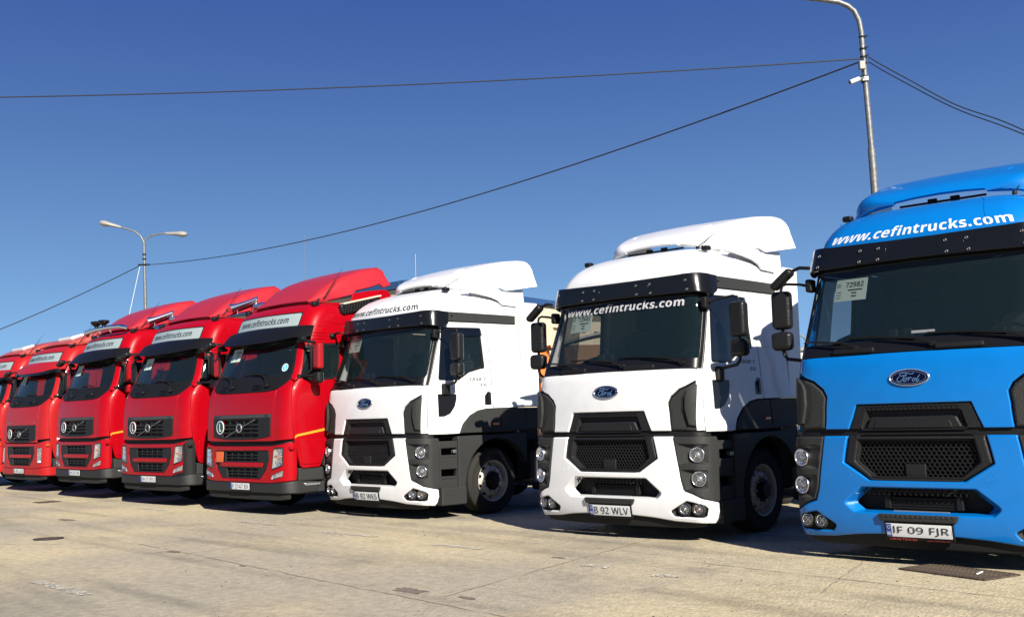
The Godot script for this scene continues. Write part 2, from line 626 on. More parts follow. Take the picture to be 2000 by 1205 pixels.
func make_materials() -> void:
	var dust := noise_tex(3, 0.012, Color(0.955, 0.953, 0.95), Color(1, 1, 1), 512, 5)
	var fine := noise_tex(9, 0.09, Color(0.8, 0.8, 0.8), Color(1, 1, 1), 256, 3)
	var peel := noise_tex(11, 0.02, Color.BLACK, Color.WHITE, 256, 2, true, 2.0)
	var grain := noise_tex(12, 0.16, Color.BLACK, Color.WHITE, 256, 3, true, 5.0)
	for q in [["white_paint", lin(0.84, 0.845, 0.855), 0.4, 0.5], ["blue_paint", lin(0.0, 0.172, 0.57), 0.36, 0.5], ["red_paint", lin(0.37, 0.001, 0.006), 0.33, 0.2], ["red_old", lin(0.4, 0.012, 0.014), 0.42, 0.2], ["red_dusty", lin(0.42, 0.02, 0.03), 0.5, 0.35], ["faded_old", lin(0.48, 0.065, 0.05), 0.55, 0.2], ["red_dirty", lin(0.36, 0.01, 0.015), 0.45, 0.3]]:
		var m := mat(q[0], q[1], q[2], 0.0, q[3])
		m.metallic_specular = 0.22 if q[0].begins_with("red") else 0.38
		wear(m, dust, 0.6, peel, 0.03)
	for q in [["plastic", lin(0.037, 0.038, 0.037), 0.62], ["grille", lin(0.016, 0.0165, 0.018), 0.5], ["black", lin(0.008, 0.008, 0.009), 0.6], ["gloss_plastic", lin(0.014, 0.014, 0.015), 0.38], ["rubber", lin(0.03, 0.028, 0.025), 0.85], ["trim", lin(0.03, 0.03, 0.032), 0.75], ["seat", lin(0.03, 0.032, 0.04), 0.95], ["lining", lin(0.035, 0.035, 0.036), 0.9], ["dull_grey", lin(0.07, 0.07, 0.072), 0.45]]:
		var m := mat(q[0], q[1], q[2])
		m.metallic_specular = 0.32
		wear(m, fine, 1.5, grain, 0.25)
	mat("pitch", lin(0.004, 0.004, 0.004), 0.9)
	mat("gloss_black", lin(0.008, 0.008, 0.009), 0.25, 0.0, 0.0, 0.35)
	mat("visor", lin(0.006, 0.0065, 0.008), 0.18, 0.0, 0.25, 0.3)
	mat("bolt_black", lin(0.06, 0.06, 0.062), 0.4, 0.3)
	wear(mat("skirt", lin(0.011, 0.011, 0.012), 0.6), fine, 1.5, grain, 0.25)
	mat("visor_matt", lin(0.007, 0.007, 0.008), 0.38, 0.0, 0.0, 0.25)
	mat("seam", lin(0.35, 0.35, 0.36), 0.6)
	mat("chrome", lin(0.75, 0.75, 0.76), 0.22, 1.0)
	mat("mirror_metal", lin(0.85, 0.85, 0.87), 0.04, 1.0)
	mat("steel", lin(0.42, 0.42, 0.42), 0.35, 0.9)
	mat("dull_metal", lin(0.3, 0.3, 0.31), 0.4, 0.8)
	mat("rim_cream", lin(0.5, 0.46, 0.38), 0.5)
	mat("rim_grey", lin(0.3, 0.3, 0.3), 0.5)
	mat("plate", lin(0.72, 0.73, 0.74), 0.4)
	mat("plate_blue", lin(0.01, 0.06, 0.38), 0.4)
	mat("gold", lin(0.8, 0.6, 0.05), 0.5)
	mat("paper", lin(0.55, 0.7, 0.64), 0.8)
	mat("white_print", lin(0.78, 0.8, 0.82), 0.5)
	mat("grey_print", lin(0.5, 0.5, 0.53), 0.5)
	mat("silver_print", lin(0.1, 0.1, 0.105), 0.4)
	mat("amber_clear", lin(0.36, 0.2, 0.13), 0.1, 0.4)
	mat("black_print", lin(0.008, 0.008, 0.01), 0.6)
	mat("navy_print", lin(0.012, 0.02, 0.035), 0.5)
	mat("red_print", lin(0.5, 0.05, 0.04), 0.6)
	mat("badge_blue", lin(0.002, 0.004, 0.022), 0.4, 0.0, 0.0, 0.15)
	mat("badge_green", lin(0.006, 0.06, 0.03), 0.4)
	mat("cyan", lin(0.02, 0.45, 0.65), 0.5)
	mat("orange", lin(0.75, 0.13, 0.02), 0.5)
	mat("stripe", lin(0.75, 0.32, 0.02), 0.45)
	mat("amber", lin(0.6, 0.12, 0.01), 0.2, 0.0, 0.6)
	mat("lens", lin(0.22, 0.23, 0.25), 0.08, 0.5, 1.0)
	mat("lens_white", lin(0.75, 0.76, 0.76), 0.2, 0.0, 0.8)
	mat("sign_face", lin(0.34, 0.41, 0.41), 0.3, 0.0, 0.4)
	glassy("clear", Color(1, 1, 1, 0.06))
	glassy("tinted", lin(0.012, 0.025, 0.028, 0.45))
	M.tinted.metallic_specular = 0.36
	glassy("smoked", lin(0.004, 0.005, 0.008, 0.75))
	mat("galvanised", lin(0.2, 0.205, 0.205), 0.5, 0.5)
	wear(M.galvanised, noise_tex(21, 0.03, Color(0.7, 0.7, 0.7), Color(1, 1, 1), 256, 4), 1.2)
	mat("lantern", lin(0.27, 0.26, 0.24), 0.5)
	mat("cable", lin(0.012, 0.013, 0.016), 0.7)
	mat("cream_wall", lin(0.62, 0.56, 0.42), 0.85)
	wear(M.cream_wall, dust, 0.2)
	mat("cream_panel", lin(0.57, 0.51, 0.38), 0.8)
	mat("blue_trim", lin(0.02, 0.07, 0.2), 0.5)
	mat("brown_wall", lin(0.16, 0.08, 0.035), 0.85)
	mat("white_wall", lin(0.72, 0.72, 0.7), 0.8)
	mat("red_sign", lin(0.6, 0.03, 0.02), 0.6)
	mat("machine_orange", lin(0.75, 0.18, 0.015), 0.45)
	mat("fence_wire", lin(0.3, 0.3, 0.28), 0.5, 0.6)
	mat("roof_grey", lin(0.25, 0.25, 0.25), 0.8)
	mat("rust", lin(0.13, 0.1, 0.07), 0.8)
	wear(M.rust, noise_tex(31, 0.05, Color(0.5, 0.42, 0.36), Color(1, 1, 1), 256, 4), 1.5, grain, 0.6)
	mat("stain", lin(0.26, 0.215, 0.16), 0.75)
	wear(M.stain, noise_tex(33, 0.04, Color(0.75, 0.75, 0.75), Color(1, 1, 1), 256, 4), 1.5)
	mat("joint", lin(0.32, 0.265, 0.195), 0.95)
	mat("old_marking", lin(0.6, 0.56, 0.47), 0.9)
	mat("debris", lin(0.08, 0.06, 0.04), 0.95)

func make_ground() -> void:
	# the base colour: fine grain near (first UV), broad tone, streaks along the row and patches (second UV)
	var n := 1024
	var fine := FastNoiseLite.new()
	fine.seed = 5
	fine.noise_type = FastNoiseLite.TYPE_VALUE
	fine.frequency = 0.35
	fine.fractal_octaves = 2
	var mid := FastNoiseLite.new()
	mid.seed = 6
	mid.frequency = 0.02
	mid.fractal_octaves = 5
	var a := fine.get_seamless_image(n, n).get_data()
	var b := mid.get_seamless_image(n, n).get_data()
	var px := PackedByteArray()
	px.resize(n * n * 3)
	for i in n * n:
		var g := 1.0 - 0.22 * pow(a[i] / 255.0, 2.0) - 0.16 * (1.0 - b[i] / 255.0)
		px[3 * i] = int(192 * g)
		px[3 * i + 1] = int(177 * g)
		px[3 * i + 2] = int(143 * g)
	var base := ImageTexture.create_from_image(Image.create_from_data(n, n, false, Image.FORMAT_RGB8, px))
	var big := FastNoiseLite.new()
	big.seed = 17
	big.frequency = 0.006
	big.fractal_octaves = 5
	var c := big.get_image(n, n, false, false, false).get_data()
	var st := FastNoiseLite.new()
	st.seed = 23
	st.frequency = 0.03
	st.fractal_octaves = 5
	var si := st.get_image(96, n, false, false, false)
	si.resize(n, n, Image.INTERPOLATE_CUBIC)
	var s := si.get_data()
	var st2 := FastNoiseLite.new()
	st2.seed = 29
	st2.frequency = 0.02
	st2.fractal_octaves = 4
	var d := st2.get_image(n, n, false, false, false).get_data()
	for i in n * n:
		var x := smoothstep(0.3, 0.75, c[i] / 255.0)
		var y := smoothstep(0.45, 0.85, s[i] / 255.0)
		var z := smoothstep(0.55, 0.9, d[i] / 255.0)
		var k := 1.0 - 0.11 * (1.0 - x) - 0.16 * y - 0.1 * z
		var grey := 0.06 * (1.0 - x)
		px[3 * i] = int(255 * clampf(k - grey * 0.3, 0, 1))
		px[3 * i + 1] = int(255 * clampf(k, 0, 1))
		px[3 * i + 2] = int(255 * clampf(k + grey, 0, 1))
	var macro := ImageTexture.create_from_image(Image.create_from_data(n, n, false, Image.FORMAT_RGB8, px))
	var m := mat("concrete", Color.WHITE, 0.92)
	m.albedo_color = Color.WHITE
	m.albedo_texture = base
	m.detail_enabled = true
	m.detail_albedo = macro
	m.detail_blend_mode = BaseMaterial3D.BLEND_MODE_MUL
	m.detail_uv_layer = BaseMaterial3D.DETAIL_UV_2
	m.normal_enabled = true
	m.normal_texture = noise_tex(41, 0.12, Color.BLACK, Color.WHITE, 512, 4, true, 5.0)
	m.normal_scale = 0.3
	var g := MB.new()
	var e := 420.0
	var cross := Vector3(ROW_DIR.z, 0, -ROW_DIR.x)
	for q in [Vector3(-e, 0, e), Vector3(e, 0, e), Vector3(e, 0, -e), Vector3(-e, 0, -e)]:
		g.add(q, Vector3.UP)
		g.uv.append(Vector2(q.x, q.z) / 2.7)
		g.uv2.append(Vector2(q.dot(ROW_DIR), q.dot(cross)) / 30.0 + Vector2(0.2, 0.37))
	g.quad(0, 1, 2, 3)
	var gr := part("ground", g.done(), m, self)
	gr.set_meta("kind", "structure")
	# slab joints
	var rng := RandomNumberGenerator.new()
	rng.seed = 7
	for q in [[-3.08, -12.72, -3.67, -12.03, 0.012], [-4.6, -13.2, 0.6, -6.9, 0.014], [-0.6, -8.7, 1.6, -12.5, 0.014], [2.3, -8.4, 3.4, -10.5, 0.014], [1.6, -10.4, 4.4, -7.0, 0.012], [-4.1, -12.12, -3.9, -12.4, 0.02], [-9.0, -14.0, -4.6, -13.2, 0.012]]:
		var jb := MB.new()
		var p0 := Vector3(q[0], 0.004, q[1])
		var p1 := Vector3(q[2], 0.004, q[3])
		var dir := (p1 - p0).normalized()
		var nrm := Vector3(-dir.z, 0, dir.x)
		var steps := int(p0.distance_to(p1) / 0.12)
		var last := -1
		for i in steps + 1:
			var p := p0.lerp(p1, float(i) / steps) + nrm * rng.randf_range(-0.012, 0.012)
			var w: float = q[4] * rng.randf_range(0.1, 0.8)
			var k := jb.add(p + nrm * w, Vector3.UP)
			jb.add(p - nrm * w, Vector3.UP)
			if last >= 0:
				jb.quad(last, last + 1, k + 1, k)
			last = k
		part("slab_joint", jb.done(), M.joint, gr)
	# worn dashes of a painted line
	for q in [[-4.12, -15.93, -3.38, -15.14, 0.5], [-2.51, -13.99, -1.73, -13.27, 0.6], [-0.95, -12.31, -0.39, -11.76, 0.75], [0.59, -10.32, 0.84, -10.1, 0.7], [1.19, -9.59, 1.37, -9.42, 0.75], [-4.48, -10.12, -3.65, -9.27, 0.8], [-6.6, -19.0, -5.9, -18.2, 0.5]]:
		var db := MB.new()
		var p0 := Vector3(q[0], 0.005, q[1])
		var p1 := Vector3(q[2], 0.005, q[3])
		var dir := p1 - p0
		var nrm := Vector3(-dir.z, 0, dir.x).normalized()
		for i in int(230 * q[4] * dir.length()):
			var p := p0 + dir * rng.randf() + nrm * rng.randfn(0.0, 0.035)
			fleck(db, p + Vector3(0, 0.0006 * (i % 4), 0), rng.randf_range(0.006, 0.03), rng)
		var dm := part("painted_dash", db.done(), M.old_marking, self)
		dm.set_meta("kind", "structure")
	# stains and loose grit
	for q in [[-3.87, -12.25, 0.14, 0.07], [0.4, -10.9, 0.1, 0.04], [-0.9, -9.05, 0.22, 0.1], [-5.1, -9.9, 0.07, 0.05], [-2.2, -16.7, 0.25, 0.1], [-2.75, -10.9, 0.06, 0.04], [-7.0, -16.9, 0.3, 0.1], [-0.4, -8.6, 0.12, 0.05]]:
		var sb := MB.new()
		var f := sb.add(Vector3(q[0], 0.004, q[1]), Vector3.UP)
		var m2 := 30
		for i in m2:
			var an := TAU * i / m2
			var rr := rng.randf_range(0.55, 1.1)
			sb.add(Vector3(q[0], 0.004, q[1]) + ROW_DIR * cos(an) * q[2] * rr + cross * sin(an) * q[3] * rr, Vector3.UP)
		for i in m2:
			sb.tri(f, f + 1 + i, f + 1 + (i + 1) % m2)
		var so := part("oil_stain", sb.done(), M.stain, self)
		so.set_meta("kind", "structure")
	var lb := MB.new()
	for i in 130:
		var z := -7.2 - pow(rng.randf(), 1.6) * 14.0
		var p := Vector3(rng.randf_range(-0.55, 0.5) * -z, 0.004, z)
		lb.rbox(Transform3D(Basis(Vector3.UP, rng.randf() * TAU), p), Vector3(rng.randf_range(0.006, 0.024), 0.006, rng.randf_range(0.005, 0.012)), 0.003, 1)
	var lo := part("loose_grit", lb.done(), M.debris, self)
	lo.set_meta("kind", "stuff")
	tag(lo, "dark bits of grit and leaves scattered on the concrete", "grit")
	# covers let into the ground
	var t := thing("drain_cover", "rusty barred drain cover in front of the blue truck", "drain cover", Vector3(3.72, 0, -9.28), atan2(0.52, 0.86) * -1.0 + PI)
	t.look_at_from_position(Vector3(3.72, 0, -9.28), Vector3(3.72, 0, -9.28) + Vector3(0.86, 0, -0.5))
	part("frame", memo("drain_frame", func(b2: MB):
		for sgn in [-1.0, 1.0]:
			b2.box(Vector3(0.41 * sgn, 0.006, 0), Vector3(0.04, 0.02, 0.46), 0.004)
			b2.box(Vector3(0, 0.006, 0.22 * sgn), Vector3(0.78, 0.02, 0.03), 0.004)
		b2.box(Vector3(0, 0.001, 0), Vector3(0.8, 0.008, 0.44), 0.002)), M.rust, t)
	for i in 18:
		var bar := part("bar", memo("drain_bar", func(b2: MB): b2.box(Vector3.ZERO, Vector3(0.022, 0.012, 0.41), 0.004)), M.rust, t)
		bar.position = Vector3(-0.37 + 0.0435 * i, 0.009, 0)
	var stick := part("white_stick", memo("stick", func(b2: MB): b2.rbox(Transform3D(Basis(Vector3.UP, 0.9), Vector3.ZERO), Vector3(0.16, 0.012, 0.016), 0.004)), M.white_print, self)
	stick.position = Vector3(3.82, 0.024, -9.08)
	tag(stick, "short white stick lying on the drain cover", "stick")
	for q in [[-9.15, -21.15, "square rusty cover in the concrete in front of the middle red trucks"], [-6.05, -14.05, "round dark cover in the open concrete on the left"]]:
		var sq: bool = q[1] < -20.0
		var mc := thing("manhole_cover", q[2], "manhole cover", Vector3(q[0], 0, q[1]), 0.85, "covers let into the concrete")
		part("lid", memo("lid%s" % sq, func(b2: MB):
			if sq:
				b2.box(Vector3(0, 0.004, 0), Vector3(0.38, 0.016, 0.3), 0.004)
			else:
				b2.lathe(Transform3D(), [Vector2(0.16, -0.002), Vector2(0.16, 0.01), Vector2(0.13, 0.012), Vector2(0.12, 0.006), Vector2(0.0, 0.007)], 28)), M.rust, mc)
		part("lid_rim", memo("lidrim%s" % sq, func(b2: MB):
			if sq:
				b2.box(Vector3(0, 0.001, 0), Vector3(0.43, 0.01, 0.35), 0.003)
			else:
				b2.lathe(Transform3D(), [Vector2(0.19, 0.0), Vector2(0.185, 0.008), Vector2(0.167, 0.008), Vector2(0.163, 0.0)], 28)), M.black, mc)

func fleck(b: MB, p: Vector3, r: float, rng: RandomNumberGenerator) -> void:
	var f := b.v.size()
	var m := 5
	for i in m:
		var a := TAU * i / m + rng.randf() * 0.8
		b.add(p + Vector3(cos(a), 0, sin(a)) * r * rng.randf_range(0.5, 1.3), Vector3.UP)
	for i in range(1, m - 1):
		b.tri(f, f + i, f + i + 1)

func make_background() -> void:
	# cream warehouse with a blue roof edge: two walls that meet at a corner
	var c := Vector3(-5.0, 0, -50.0)
	var dl := Vector3(-0.692, 0, -0.722)
	var dr := Vector3(0.566, 0, -0.824)
	var t := thing("warehouse", "cream warehouse with dark blue roof edge behind the trucks", "building", c)
	var wall := memo("bg_wall", func(b: MB): b.box(Vector3(15, 3.8, -0.15), Vector3(30, 7.6, 0.3), 0.02))
	var trim := memo("bg_trim", func(b: MB): b.box(Vector3(15, 7.78, -0.1), Vector3(30.3, 0.36, 0.55), 0.03))
	for sgn in [-1.0, 1.0]:
		var d := dl if sgn < 0 else dr
		var z := d.cross(Vector3.UP).normalized()
		if z.z < 0:
			z = -z
		var w := part("wall", wall, M.cream_wall, t)
		w.basis = Basis(d, Vector3.UP, z) if d.cross(Vector3.UP).dot(z) > 0 else Basis(d, Vector3.UP, z)
		var tr := part("roof_edge", trim, M.blue_trim, t)
		tr.basis = w.basis
		for i in 12:
			var win := part("window", memo("bg_win", func(b: MB):
				b.box(Vector3(0, 0, 0.03), Vector3(1.3, 1.7, 0.08), 0.01)
				b.box(Vector3(0, -0.93, 0.06), Vector3(1.4, 0.07, 0.16), 0.01)), M.cream_panel, w)
			win.position = Vector3(1.9 + 2.3 * i, 5.5, 0)
			var led := part("vent_slot", memo("bg_ledge", func(b: MB): b.box(Vector3(0, 0.9, 0.1), Vector3(1.15, 0.1, 0.12), 0.01)), M.brown_wall, win)
			led.position = Vector3(0, 0, 0)
	part("corner_pipe", memo("bg_pipe", func(b: MB): b.box(Vector3(0, 3.8, 0.12), Vector3(0.36, 7.6, 0.3), 0.04)), M.blue_trim, t)
	part("roof", memo("bg_roof", func(b: MB): b.face([Vector3(0, 7.7, -0.2), dr * 30 + Vector3(0, 7.7, 0), (dr + dl) * 30 + Vector3(0, 7.7, 0), dl * 30 + Vector3(0, 7.7, 0)])), M.roof_grey, t)
	var ae := part("roof_aerial", memo("bg_aer", func(b: MB): b.tube([Vector3(0, 7.9, 0), Vector3(0, 9.3, 0)], 0.03, 6)), M.dull_metal, t)
	ae.position = dr * 0.8
	# brown shed seen through the white truck's cab
	var sh := thing("shed", "low brown shed with a curved roof seen through a white truck's cab", "shed", Vector3(5.2, 0, -41.0), 0.1)
	part("wall", memo("shed_wall", func(b: MB): b.box(Vector3(0, 2.0, 0), Vector3(7.0, 4.0, 3.0), 0.03)), M.brown_wall, sh)
	part("roof", memo("shed_roof", func(b: MB):
		var rows := []
		for i in 9:
			var f := i / 8.0 * 2.0 - 1.0
			rows.append([Vector3(3.6 * f, 4.6 - 0.6 * f * f, 1.7), Vector3(3.6 * f, 4.6 - 0.6 * f * f, -1.7)])
		b.shell(rows, 0.08, [], 1.0)), M.roof_grey, sh)
	for i in 5:
		var bd := part("wall_panel", memo("shed_panel", func(b: MB): b.box(Vector3(0, 2.0, 1.53), Vector3(1.2, 2.6, 0.06), 0.02)), M.brown_wall, sh)
		bd.position.x = -2.8 + 1.4 * i
	# orange loader between the two white trucks
	var lo := thing("loader_crane", "orange folded loader crane standing behind the two white trucks", "crane", Vector3(0.82, 0, -30.0), 0.4)
	part("column", memo("ld_col", func(b: MB): b.rbox(Transform3D(), Vector3(0.3, 3.1, 0.34), 0.03, 2)), M.machine_orange, lo).position = Vector3(0, 1.75, 0)
	part("collar", memo("ld_collar", func(b: MB): b.box(Vector3(0, 2.42, 0), Vector3(0.34, 0.14, 0.38), 0.02)), M.dull_grey, lo)
	part("boom", memo("ld_boom", func(b: MB):
		b.rbox(Transform3D(Basis(Vector3.BACK, 0.12), Vector3(0.12, 2.85, 0)), Vector3(0.2, 0.9, 0.26), 0.04, 2)
		for i in 4:
			b.box(Vector3(-0.02 + 0.07 * i, 3.28 + 0.05 * (i % 2), 0), Vector3(0.05, 0.14, 0.3), 0.01)), M.machine_orange, lo)
	part("hydraulic_hose", memo("ld_hose", func(b: MB):
		for i in 3:
			b.tube([Vector3(-0.12 + 0.08 * i, 1.3, 0.22), Vector3(-0.08 + 0.1 * i, 1.8, 0.26), Vector3(0.0 + 0.06 * i, 2.4, 0.22)], 0.02, 6)), M.black, lo)
	part("base", memo("ld_base", func(b: MB):
		b.box(Vector3(0, 0.75, -1.2), Vector3(2.2, 0.3, 3.4), 0.03)
		for x in [-0.9, 0.9]:
			for z in [-0.3, -2.2]:
				b.lathe(Transform3D(Basis(Vector3.BACK, PI / 2), Vector3(x, 0.45, z)), [Vector2(0.0, -0.13), Vector2(0.45, -0.13), Vector2(0.45, 0.13), Vector2(0.0, 0.13)], 20)), M.black, lo)
	# seen in the slot between the second white truck and the blue one
	var wb := thing("site_building", "low white building with red and blue bands, between white and blue trucks", "building", Vector3(15.6, 0, -49.0))
	part("wall", memo("sb_wall", func(b: MB): b.box(Vector3(0, 2.0, 0), Vector3(8.4, 4.0, 5.0), 0.03)), M.white_wall, wb)
	part("roof", memo("sb_roof", func(b: MB): b.box(Vector3(0, 4.05, 0), Vector3(8.7, 0.14, 5.3), 0.02)), M.roof_grey, wb)
	part("red_band", memo("sb_red", func(b: MB): b.box(Vector3(0, 3.25, 2.53), Vector3(8.44, 0.28, 0.08), 0.01)), M.red_sign, wb)
	part("blue_band", memo("sb_blue", func(b: MB): b.box(Vector3(0, 2.0, 2.53), Vector3(8.44, 0.45, 0.08), 0.01)), M.blue_trim, wb)
	for i in 5:
		part("window", memo("sb_win", func(b: MB): b.box(Vector3(0, 2.75, 2.52), Vector3(0.9, 0.6, 0.06), 0.01)), M.gloss_black, wb).position.x = -3.2 + 1.5 * i
	var dk := thing("dark_store", "dark stacked goods behind the wire fence", "stacked goods", Vector3(8.6, 0, -31.0))
	for i in 4:
		part("crate", memo("dk_crate", func(b: MB): b.box(Vector3(0, 0.5, 0), Vector3(1.1, 0.95, 1.0), 0.03)), M.brown_wall if i % 2 else M.dull_grey, dk).position = Vector3(-0.6 + 1.2 * (i % 2), 0.97 * (i / 2), 0)
	var fe := thing("wire_fence", "wire mesh fence behind the trucks, between white and blue trucks", "fence", Vector3(8.0, 0, -26.0))
	for i in 4:
		part("fence_post", memo("fe_post", func(b: MB): b.tube([Vector3(0, 0, 0), Vector3(0, 1.75, 0)], 0.03, 8)), M.galvanised, fe).position.x = -3.0 + 2.0 * i
	for i in 3:
		var pa := part("mesh_panel", memo("fe_panel", func(b: MB):
			for k in 14:
				b.box(Vector3(0.07 + 0.143 * k, 0.85, 0), Vector3(0.016, 1.6, 0.016), 0.003)
			for k in 7:
				b.box(Vector3(1.0, 0.1 + 0.25 * k, 0.014), Vector3(1.96, 0.016, 0.012), 0.003)), M.fence_wire, fe)
		pa.position.x = -3.0 + 2.0 * i
	var fl := thing("far_street_lamp", "tiny far street lamp seen between white and blue trucks", "street lamp", Vector3(16.45, 0, -60.0), 0.0, "street lamps")
	part("pole", memo("fl_pole", func(b: MB): b.tube([Vector3(0, 0, 0), Vector3(0, 5.2, 0), Vector3(-0.15, 5.5, 0), Vector3(-0.5, 5.7, 0)], 0.05, 8)), M.galvanised, fl)
	part("lamp_head", memo("fl_head", func(b: MB): b.rbox(Transform3D(Basis(Vector3.BACK, -0.2), Vector3(-0.75, 5.75, 0)), Vector3(0.6, 0.14, 0.22), 0.06, 2)), M.dull_grey, fl)
	var ma := thing("thin_mast", "tall thin pale mast rising behind the red trucks", "mast", Vector3(-11.65, 0, -60.0))
	part("mast_tube", memo("mast", func(b: MB): b.tube([Vector3(0, 0, 0), Vector3(0, 6, 0), Vector3(0, 12.0, 0)], [0.022, 0.016, 0.008], 8)), M.galvanised, ma)

func lamp_head(b: MB, x: Transform3D) -> void:      # a cobra-head lantern pointing along -x
	var rows := []
	for q in [[0.0, 0.045, 0.05, -0.04], [-0.1, 0.06, 0.07, -0.05], [-0.4, 0.1, 0.1, -0.07], [-0.55, 0.16, 0.12, -0.08], [-0.75, 0.17, 0.15, -0.12], [-0.9, 0.14, 0.12, -0.08], [-0.97, 0.05, 0.05, -0.02]]:
		var row := []
		for j in 17:
			var a := TAU * j / 16.0
			var yy: float = q[2] if sin(a) > 0 else -q[3]
			row.append(x * Vector3(q[0], sin(a) * yy, cos(a) * q[1]))
		rows.append(row)
	b.grid(rows, [], 1.0 if x.basis.determinant() > 0 else -1.0)

func make_poles_and_wires() -> void:
	var t := thing("street_lamp", "galvanised double-arm street lamp standing behind the red trucks", "street lamp", Vector3(-15.6, 0, -46.0), 0.0, "street lamps")
	part("pole", memo("lp_pole", func(b: MB): b.tube([Vector3(0, 0, 0), Vector3(-0.19, 6.0, 0), Vector3(-0.27, 8.4, 0), Vector3(-0.3, 9.35, 0)], [0.09, 0.075, 0.06, 0.055], 12)), M.galvanised, t)
	part("lamp_arm", memo("lp_arml", func(b: MB): b.tube([Vector3(-0.3, 9.3, 0), Vector3(-0.33, 9.45, 0), Vector3(-0.46, 9.68, 0), Vector3(-0.7, 9.87, 0), Vector3(-1.0, 9.98, 0), Vector3(-1.4, 10.1, 0)], 0.04, 10)), M.galvanised, t)
	part("lamp_arm", memo("lp_armr", func(b: MB): b.tube([Vector3(-0.3, 9.3, 0), Vector3(-0.27, 9.42, 0), Vector3(-0.16, 9.58, 0), Vector3(0.05, 9.69, 0), Vector3(0.3, 9.73, 0), Vector3(0.7, 9.76, 0)], 0.04, 10)), M.galvanised, t)
	part("lamp_head", memo("lp_headl", func(b: MB): lamp_head(b, Transform3D(Basis(Vector3.BACK, -0.24), Vector3(-1.3, 10.07, 0)))), M.lantern, t)
	part("lamp_head", memo("lp_headr", func(b: MB): lamp_head(b, Transform3D(Basis(Vector3.BACK, -0.08) * Basis(Vector3.UP, PI), Vector3(0.62, 9.75, 0)))), M.lantern, t)
	part("wire_bracket", memo("lp_brk", func(b: MB):
		b.box(Vector3(-0.27, 8.4, 0.05), Vector3(0.5, 0.06, 0.1), 0.01)
		for y in [8.65, 8.85]:
			b.lathe(Transform3D(Basis(), Vector3(-0.28, y, 0)), [Vector2(0.08, -0.03), Vector2(0.08, 0.03)], 12)), M.black, t)
	var r := thing("street_lamp", "tall galvanised lamp post with curved arm behind the blue truck", "street lamp", Vector3(7.05, 0, -20.0), 0.0, "street lamps")
	part("pole", memo("rp_pole", func(b: MB):
		b.tube([Vector3(0, 0, 0), Vector3(-0.12, 5.0, 0), Vector3(-0.14, 6.32, 0)], [0.085, 0.072, 0.07], 14)
		b.tube([Vector3(-0.14, 6.3, 0), Vector3(-0.19, 8.05, 0), Vector3(-0.2, 8.6, 0), Vector3(-0.23, 8.83, 0), Vector3(-0.31, 9.02, 0), Vector3(-0.43, 9.13, 0), Vector3(-0.6, 9.21, 0), Vector3(-1.0, 9.28, 0), Vector3(-1.7, 9.36, 0)], [0.055, 0.052, 0.05, 0.05, 0.05, 0.05, 0.05, 0.048, 0.045], 14)), M.galvanised, r)
	part("lamp_head", memo("rp_head", func(b: MB): lamp_head(b, Transform3D(Basis(Vector3.BACK, -0.1), Vector3(-1.6, 9.36, 0)))), M.lantern, r)
	part("strap", memo("rp_strap", func(b: MB):
		for y in [7.62, 7.72, 7.98, 8.1, 8.26, 8.5]:
			b.lathe(Transform3D(Basis(), Vector3(-0.19, y, 0)), [Vector2(0.066, -0.014), Vector2(0.066, 0.014)], 14)
		for y in [8.12, 8.28, 8.5]:
			b.tube([Vector3(-0.25, y, 0.03), Vector3(-0.1, y + 0.01, 0.05)], 0.012, 6)), M.black, r)
	var bx := thing("junction_box", "small grey box strapped to the tall lamp post", "junction box", Vector3(6.8, 7.92, -19.93))
	part("case", memo("jb", func(b: MB): b.rbox(Transform3D(), Vector3(0.12, 0.17, 0.1), 0.02, 2)), M.lantern, bx)
	part("cable_tail", memo("jbt", func(b: MB): b.tube([Vector3(0.03, -0.1, 0), Vector3(0.02, -0.22, 0.02), Vector3(-0.06, -0.33, 0.02)], 0.008, 6)), M.cable, bx)
	var sc := thing("security_camera", "white security camera on a bracket on the tall lamp post", "camera", Vector3(6.86, 7.67, -20.0))
	part("housing", memo("sc", func(b: MB): b.rbox(Transform3D(Basis(Vector3.BACK, 0.35) , Vector3(-0.21, -0.04, 0.06)), Vector3(0.2, 0.08, 0.09), 0.02, 2)), M.white_wall, sc)
	part("front_glass", memo("scg", func(b: MB): b.rbox(Transform3D(Basis(Vector3.BACK, 0.35), Vector3(-0.31, -0.076, 0.06)), Vector3(0.02, 0.07, 0.08), 0.008, 1)), M.gloss_black, sc)
	part("bracket", memo("scb", func(b: MB):
		b.tube([Vector3(0, 0.0, 0.05), Vector3(-0.1, 0.0, 0.06), Vector3(-0.16, -0.02, 0.06)], 0.018, 8)
		b.box(Vector3(0.0, 0.0, 0.04), Vector3(0.13, 0.1, 0.05), 0.01)), M.galvanised, sc)
	for q in [[9.42, -14.97, 4.85, "plain grey post that carries two cables at the right"], [-24.55, -47.0, 5.25, "plain grey post that carries a cable behind the leftmost trucks"], [-13.42, -22.0, 8.5, "tall plain grey post that carries the level cable at the left"]]:
		var cp := thing("cable_post", q[3], "post", Vector3(q[0], 0, q[1]))
		part("post", memo("cpost%.1f" % q[2], func(b: MB): b.tube([Vector3(0, 0, 0), Vector3(0, q[2], 0)], [0.08, 0.06], 12)), M.galvanised, cp)
	var hook := Vector3(6.86, 8.06, -19.95)
	wire("dark overhead cable running nearly level to the left edge", [hook, Vector3(-13.4, 8.42, -22.0)], 0.16, 0.0125)
	wire("dark overhead cable sloping down from the tall lamp post to the double lamp", [hook + Vector3(0, -0.03, 0), Vector3(-15.7, 8.4, -46.0)], 0.75, 0.016)
	wire("dark overhead cable sloping from the double lamp down to the left edge", [Vector3(-16.05, 8.38, -46.0), Vector3(-24.5, 5.15, -47.0)], 0.15, 0.02)
